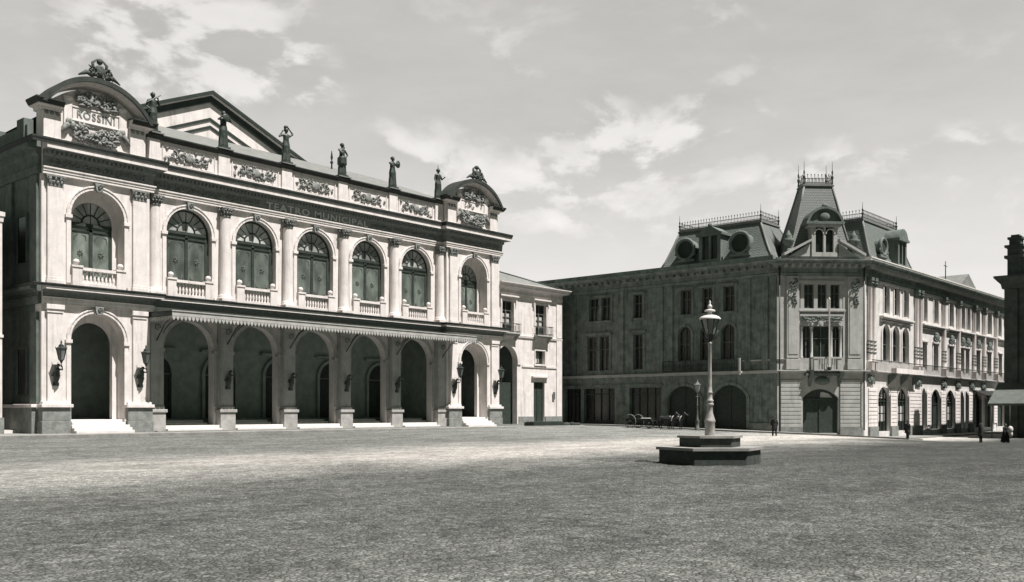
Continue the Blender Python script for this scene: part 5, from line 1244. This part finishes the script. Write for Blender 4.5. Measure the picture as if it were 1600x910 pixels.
mb = MB(); mb.lathe(0, 0, [(0.06, z+4.0), (0.10, z+4.1), (0.2, zl+0.02), (0.22, zl+0.07)], 8, False)
mb.tube([(0, 0, z+4.0), (0.28, 0, z+4.2), (0.36, 0, zl+0.25)], 0.02, 5).tube([(0, 0, z+4.0), (-0.28, 0, z+4.2), (-0.36, 0, zl+0.25)], 0.02, 5).tube([(0, 0, z+4.0), (0, 0.28, z+4.2), (0, 0.36, zl+0.25)], 0.02, 5).tube([(0, 0, z+4.0), (0, -0.28, z+4.2), (0, -0.36, zl+0.25)], 0.02, 5)
for i in range(8):
    a = 2*pi*i/8; mb.tube([(0.22*cos(a), 0.22*sin(a), zl+0.07), (0.40*cos(a), 0.40*sin(a), zl+0.72)], 0.018, 4)
lf = mb.build('lantern_frame', 'iron', SL)
mb = MB(); mb.lathe(0, 0, [(0.46, zl+0.72), (0.47, zl+0.76), (0.38, zl+0.84), (0.22, zl+0.90), (0.10, zl+0.92), (0.09, zl+1.04), (0.24, zl+1.06), (0.22, zl+1.12), (0.07, zl+1.17), (0.06, zl+1.22), (0.11, zl+1.25), (0.08, zl+1.32), (0.03, zl+1.40), (0.05, zl+1.46), (0.0, zl+1.56)], 16)
mb.build('lantern_cap', 'marble', SL); MB().lathe(0, 0, [(0.205, zl+0.075), (0.385, zl+0.715)], 8, False).build('lantern_glass', 'lamp_glass', lf)
# small gas lamp by the far kerb
L2 = empty('street_lamp', g3(91.0, 52.3), 0, label='slim gas lamp at the kerb in front of the shaded arches', cat='street lamp')
mb = MB(); mb.lathe(0, 0, [(0.3, 0), (0.3, 0.2), (0.2, 0.3), (0.2, 0.9), (0.24, 1.0), (0.1, 1.3), (0.07, 2.6), (0.1, 2.65), (0.06, 2.7), (0.05, 3.9)], 10); mb.tube([(-0.35, 0, 3.6), (0.35, 0, 3.6)], 0.03, 5); mb.build('post', 'grey_wood', L2)
f = MB(); gl = MB(); lantern(f, gl, (0, 0), 4.15, 0.85); fo = f.build('lantern_frame', 'zinc', L2); gl.build('lantern_glass', 'lamp_glass', fo)

# ================================================================== cart and horse, people, timber
def wheel(parent, x, y, r, m='zinc'):
    mb = MB(); mb.tube([(x+r*cos(2*pi*i/28), y, r+r*sin(2*pi*i/28)) for i in range(28)], 0.045, 6, closed=True)
    o = mb.build('wheel', m, parent); s_ = MB()
    for i in range(12): a = 2*pi*i/12; s_.tube([(x, y, r), (x+r*cos(a), y, r+r*sin(a))], 0.025, 5)
    s_.lathe(x, y, [], 4) if False else None
    s_.tube([(x, y-0.12, r), (x, y+0.12, r)], 0.12, 10); s_.build('spokes', 'wood', o)
CT = empty('cart', g3(89.6, 59.6), -pi/2, label='low open cart with large spoked wheels and pale sacks, standing at the far kerb', cat='cart')
wheel(CT, 0.2, -0.8, 0.72); wheel(CT, 0.2, 0.8, 0.72); wheel(CT, 2.6, -0.75, 0.5, 'wood'); wheel(CT, 2.6, 0.75, 0.5, 'wood')
mb = MB().box(-0.8, 3.1, -0.62, 0.62, 0.75, 0.85).box(-0.8, 3.1, -0.66, -0.60, 0.85, 1.05).box(-0.8, 3.1, 0.60, 0.66, 0.85, 1.05); mb.build('cart_bed', 'wood', CT, bev=0.01)
MB().tube([(3.0, -0.35, 0.8), (5.6, -0.4, 1.0)], 0.04, 5).tube([(3.0, 0.35, 0.8), (5.6, 0.4, 1.0)], 0.04, 5).tube([(0.2, -0.8, 0.72), (0.2, 0.8, 0.72)], 0.05, 6).tube([(2.6, -0.75, 0.5), (2.6, 0.75, 0.5)], 0.05, 6).build('shaft', 'wood', CT)
def remesh(o, v=0.03):
    m = o.modifiers.new('r', 'REMESH'); m.mode = 'VOXEL'; m.voxel_size = v; m.use_smooth_shade = True
sk = empty('sack', g3(89.6, 57.9), -pi/2, label='pale sack lying across the cart bed', cat='sack')
b = MB().limb((-0.35, -0.3, 0.98), 0.16, (0.4, 0.3, 0.98), 0.16); o = b.build('sack_cloth', 'white_cloth', sk); remesh(o)
def horse(U, V, rz, label):
    r = empty('horse', g3(U, V), rz, label=label, cat='horse')
    b = MB()
    b.limb((-0.65, 0, 1.12), 0.30, (0.0, 0, 1.10), 0.30); b.limb((0.0, 0, 1.10), 0.30, (0.6, 0, 1.08), 0.31); b.ball((-0.75, 0, 1.15), (0.34, 0.30, 0.33), 12, 8)
    b.limb((0.7, 0, 1.22), 0.24, (1.15, 0, 1.65), 0.14); b.limb((1.12, 0, 1.72), 0.13, (1.52, 0, 1.50), 0.075); b.ball((1.12, 0, 1.72), 0.14, 10, 7)
    for s_ in (-1, 1):
        b.limb((1.08, s_*0.07, 1.82), 0.04, (1.07, s_*0.08, 1.95), 0.015)
        b.limb((0.62, s_*0.17, 0.95), 0.13, (0.64, s_*0.17, 0.52), 0.065); b.limb((0.64, s_*0.17, 0.52), 0.06, (0.62, s_*0.17, 0.12), 0.045); b.limb((0.62, s_*0.17, 0.1), 0.05, (0.67, s_*0.17, 0.04), 0.06)
        b.limb((-0.78, s_*0.17, 1.0), 0.18, (-0.66, s_*0.17, 0.72), 0.11); b.limb((-0.66, s_*0.17, 0.72), 0.10, (-0.88, s_*0.17, 0.50), 0.06); b.limb((-0.88, s_*0.17, 0.50), 0.055, (-0.82, s_*0.17, 0.12), 0.042); b.limb((-0.82, s_*0.17, 0.1), 0.05, (-0.77, s_*0.17, 0.04), 0.06)
    o = b.build('body', 'horse_hair', r); remesh(o, 0.028)
    MB().limb((-1.05, 0, 1.25), 0.05, (-1.15, 0, 0.6), 0.07).build('tail', 'horse_hair', r)
    MB().tube([(0.75, 0, 1.42), (1.0, 0, 1.72), (1.1, 0, 1.86)], [0.06, 0.07, 0.04], 6).build('mane', 'horse_hair', r)
    h = MB(); h.tube([(0.72+0.12*cos(a), 0.33*sin(a), 1.15+0.34*cos(a)) for a in [2*pi*i/16 for i in range(16)]], 0.05, 6, closed=True); h.box(0.0, 0.35, -0.16, 0.16, 1.40, 1.46); h.build('harness', 'white_cloth', r)
    return r
horse(89.2, 54.9, -pi/2, 'dark horse with pale harness before the low cart, the one nearer the square')
horse(90.2, 54.5, -pi/2, 'dark horse with pale harness before the low cart, the one nearer the building')
def person(U, V, rz, label, coat='dark_cloth', skirt=False, bag=None, hat=True, arms=(0.2, 0.2), crouch=0.0):
    r = empty('person', g3(U, V), rz, label=label, cat='person')
    b = MB()
    for s_, dx in ((-1, -0.12), (1, 0.10)):
        b.limb((dx, s_*0.16, 0.05), 0.055, (dx*0.8, s_*0.14, 0.45), 0.065); b.limb((dx*0.8, s_*0.14, 0.45), 0.07, (0, s_*0.10, 0.88), 0.10); b.limb((dx-0.02, s_*0.16, 0.05), 0.05, (dx+0.17, s_*0.18, 0.04), 0.04)
        b.limb((0, s_*0.21, 1.42), 0.065, (0.03, s_*0.29, 1.13), 0.05); b.limb((0.03, s_*0.29, 1.13), 0.045, (0.16, s_*0.26, 0.90), 0.038)
        hx, hy, hz = 0.18, s_*0.26, 0.85
        b.ball((hx, hy, hz), (0.045, 0.028, 0.055), 8, 6)
        for i in range(4): b.limb((hx+0.015*(i-1.5), hy, hz-0.03), 0.012, (hx+0.02*(i-1.5)+0.02, hy-s_*0.012, hz-0.105+0.008*abs(i-1)), 0.009, 5)
        b.limb((hx+0.03, hy, hz), 0.014, (hx+0.07, hy-s_*0.02, hz-0.05), 0.011, 5)
    b.limb((0, 0, 0.92), 0.17, (0, 0, 1.2), 0.17); b.limb((0, -0.1, 1.36), 0.13, (0, 0.1, 1.36), 0.13); b.limb((0, 0, 1.42), 0.06, (0.01, 0, 1.55), 0.055)
    b.ball((0.02, 0, 1.64), (0.105, 0.082, 0.13), 12, 9); b.ball((0.125, 0, 1.63), (0.025, 0.015, 0.028), 6, 5)
    for s_ in (-1, 1): b.ball((0.01, s_*0.082, 1.63), (0.02, 0.012, 0.03), 6, 5)
    b.ball((0.105, 0, 1.575), (0.02, 0.03, 0.012), 6, 5)
    o = b.build('body', 'skin', r); remesh(o, 0.012)
    c = MB()
    c.lathe(0, 0, [(0.25, 0.62), (0.22, 0.95), (0.19, 1.15), (0.215, 1.38), (0.15, 1.47), (0.08, 1.50)], 14, True, sq=1.15)
    for s_, dx in ((-1, -0.12), (1, 0.10)):
        if skirt: continue
        c.limb((dx, s_*0.16, 0.10), 0.08, (dx*0.8, s_*0.14, 0.45), 0.085); c.limb((dx*0.8, s_*0.14, 0.45), 0.09, (0, s_*0.10, 0.88), 0.12)
    for s_ in (-1, 1): c.limb((0, s_*0.21, 1.41), 0.085, (0.03, s_*0.29, 1.13), 0.068); c.limb((0.03, s_*0.29, 1.13), 0.065, (0.155, s_*0.265, 0.92), 0.05)
    if skirt: c.lathe(0, 0, [(0.42, 0.06), (0.36, 0.4), (0.27, 0.75), (0.2, 1.0)], 16)
    o = c.build('coat' if not skirt else 'dress', coat, r); remesh(o, 0.02)
    if hat: MB().lathe(0.01, 0, [(0.24, 1.69), (0.245, 1.705), (0.12, 1.715), (0.115, 1.82), (0.06, 1.85)], 16).build('hat', 'dark_cloth', r)
    else: MB().ball((-0.02, 0, 1.69), (0.11, 0.10, 0.11), 12, 8).build('hair', 'horse_hair', r)
    return r
person(81.8, 39.1, radians(200), 'person in dark coat and hat at the kerb by the corner building')
person(92.5, 30.9, radians(160), 'person in dark clothes standing alone in front of the arched shop doors, right of centre')
person(96.5, 25.6, radians(120), 'person in dark clothes, left one of the pair near the right edge')
pw = person(98.5, 24.0, radians(250), 'person in a dark dress holding a white bundle, near the right edge', skirt=True, hat=False)
bn = empty('bundle', g3(98.3, 23.4), 0, label='large white cloth bundle held by the person near the right edge', cat='bundle')
b = MB(); b.ball((0, 0.1, 1.25), (0.26, 0.24, 0.32), 10, 8); b.ball((0.05, 0.08, 0.82), (0.2, 0.18, 0.3), 10, 8); o = b.build('bundle_cloth', 'white_cloth', bn); remesh(o, 0.03)
TB = empty('timber_pile', (85.6, 68.7, 0.38), 0, label='low pile of dark beams and rubble lying in front of the annex door', cat='timber pile')
rr = random.Random(5)
b = MB()
for i in range(5): b.box(-3.3+rr.uniform(0, 0.3), 2.3, -0.8+0.3*i, -0.55+0.3*i, 0, 0.42+0.06*(i % 2))
b.build('beam', 'iron', TB, bev=0.02)
b = MB()
for i in range(40): x = rr.uniform(2.2, 5.2); b.ball((x, rr.uniform(-0.9, 0.8), 0.08), (rr.uniform(0.1, 0.35), rr.uniform(0.1, 0.3), rr.uniform(0.1, 0.32)), 6, 4)
b.build('rubble', 'dark_stone', TB, kind='stuff')

# ------------------------------------------------------------------ every separate piece becomes a part of its own
def explode(o, new, eps=0.04):
    me = o.data; n = len(me.vertices); par = list(range(n))
    def find(i):
        while par[i] != i: par[i] = par[par[i]]; i = par[i]
        return i
    for e in me.edges:
        a, b = find(e.vertices[0]), find(e.vertices[1])
        if a != b: par[a] = b
    isl = {}
    for i in range(n): isl.setdefault(find(i), []).append(i)
    items = list(isl.values()); bx = []
    for vs_ in items:
        c = [me.vertices[i].co for i in vs_]
        bx.append([min(p[k] for p in c)-eps for k in range(3)] + [max(p[k] for p in c)+eps for k in range(3)])
    m = len(items); q = list(range(m))
    def fq(i):
        while q[i] != i: q[i] = q[q[i]]; i = q[i]
        return i
    for i in range(m):
        for j in range(i):
            A, B = bx[i], bx[j]
            if all(A[k] <= B[k+3] and B[k] <= A[k+3] for k in range(3)):
                a, b = fq(i), fq(j)
                if a != b: q[a] = b
    gr = {}
    for i in range(m): gr.setdefault(fq(i), []).extend(items[i])
    if len(gr) < 2: o.name = new; return
    groups = list(gr.values()); owner = {}
    for k, vs_ in enumerate(groups):
        for i in vs_: owner[i] = k
    faces = [[] for _ in groups]
    for p in me.polygons: faces[owner[p.vertices[0]]].append(p)
    keep = [c for c in o.children]
    for k, vs_ in enumerate(groups):
        idx = {v: i for i, v in enumerate(vs_)}
        nm = bpy.data.meshes.new(new); nm.from_pydata([tuple(me.vertices[v].co) for v in vs_], [], [[idx[v] for v in p.vertices] for p in faces[k]])
        nm.polygons.foreach_set('use_smooth', [p.use_smooth for p in faces[k]]); nm.materials.append(me.materials[0]); nm.update()
        if k == 0: o.data = nm; o.name = new
        else:
            c = bpy.data.objects.new(new, nm); COL.objects.link(c); c.parent = o.parent; c.location = o.location; c.rotation_euler = o.rotation_euler; c.scale = o.scale
            for md in o.modifiers:
                if md.type == 'BEVEL': d = c.modifiers.new('bevel', 'BEVEL'); d.width = md.width; d.segments = 1; d.limit_method = 'ANGLE'
SPLIT = {'side_pilaster': 'side_pilaster', 'plinth': 'plinth', 'plinth_cap': 'plinth_cap', 'pilaster_trim': 'wall_trim', 'window_surround': 'window_surround', 'column_row': 'column', 'capital': 'capital',
         'rusticated_masonry': 'rusticated_masonry', 'window_column': 'window_column', 'window_arches': 'window_arch', 'statue_base': 'statue_base', 'cornice_brackets': 'cornice_bracket', 'shopfront': 'shopfront',
         'carved_ornament': 'carved_ornament', 'carved_panel': 'carved_panel', 'drain_pipe': 'drain_pipe', 'impost': 'impost', 'bracket': 'bracket', 'balcony_console': 'balcony_console', 'door_console': 'door_console',
         'broken_pediment': 'broken_pediment', 'pilaster': 'pilaster', 'string_course': 'string_course', 'shop_cornice': 'shop_cornice', 'side_wall': 'side_wall', 'front_wall': 'front_wall', 'sill_wall': 'sill_wall',
         'curtain': 'curtain', 'side_parapet': 'side_parapet', 'door_step': 'door_step', 'shaft': 'shaft', 'awning_pole': 'awning_pole', 'vestibule_wall': 'vestibule_wall', 'inner_wall': 'inner_wall', 'etched_pattern': 'etched_pattern',
         'gable_moulding': 'gable_moulding', 'fascia': 'fascia', 'frieze_carving': 'frieze_carving', 'carriage_door': 'carriage_door', 'wall': 'wall', 'attic': 'attic', 'dentils': 'dentil_band', 'lettering': 'lettering', 'lead_covering': 'lead_covering', 'end_board': 'end_board', 'trophy_relief': 'trophy_relief', 'chimney': 'chimney', 'beam': 'beam'}
seen_mesh = {}
for o in list(bpy.data.objects):
    if o.type != 'MESH': continue
    base_ = o.name.split('.')[0]
    if base_ in SPLIT and len(o.children) == 0 and o.parent is not None and o.data.users == 1 and not any(md.type == 'REMESH' for md in o.modifiers):
        explode(o, SPLIT[base_], 0.06 if base_ not in ('frieze_carving', 'etched_pattern', 'carved_panel', 'carved_ornament', 'trophy_relief', 'lettering') else 0.28)
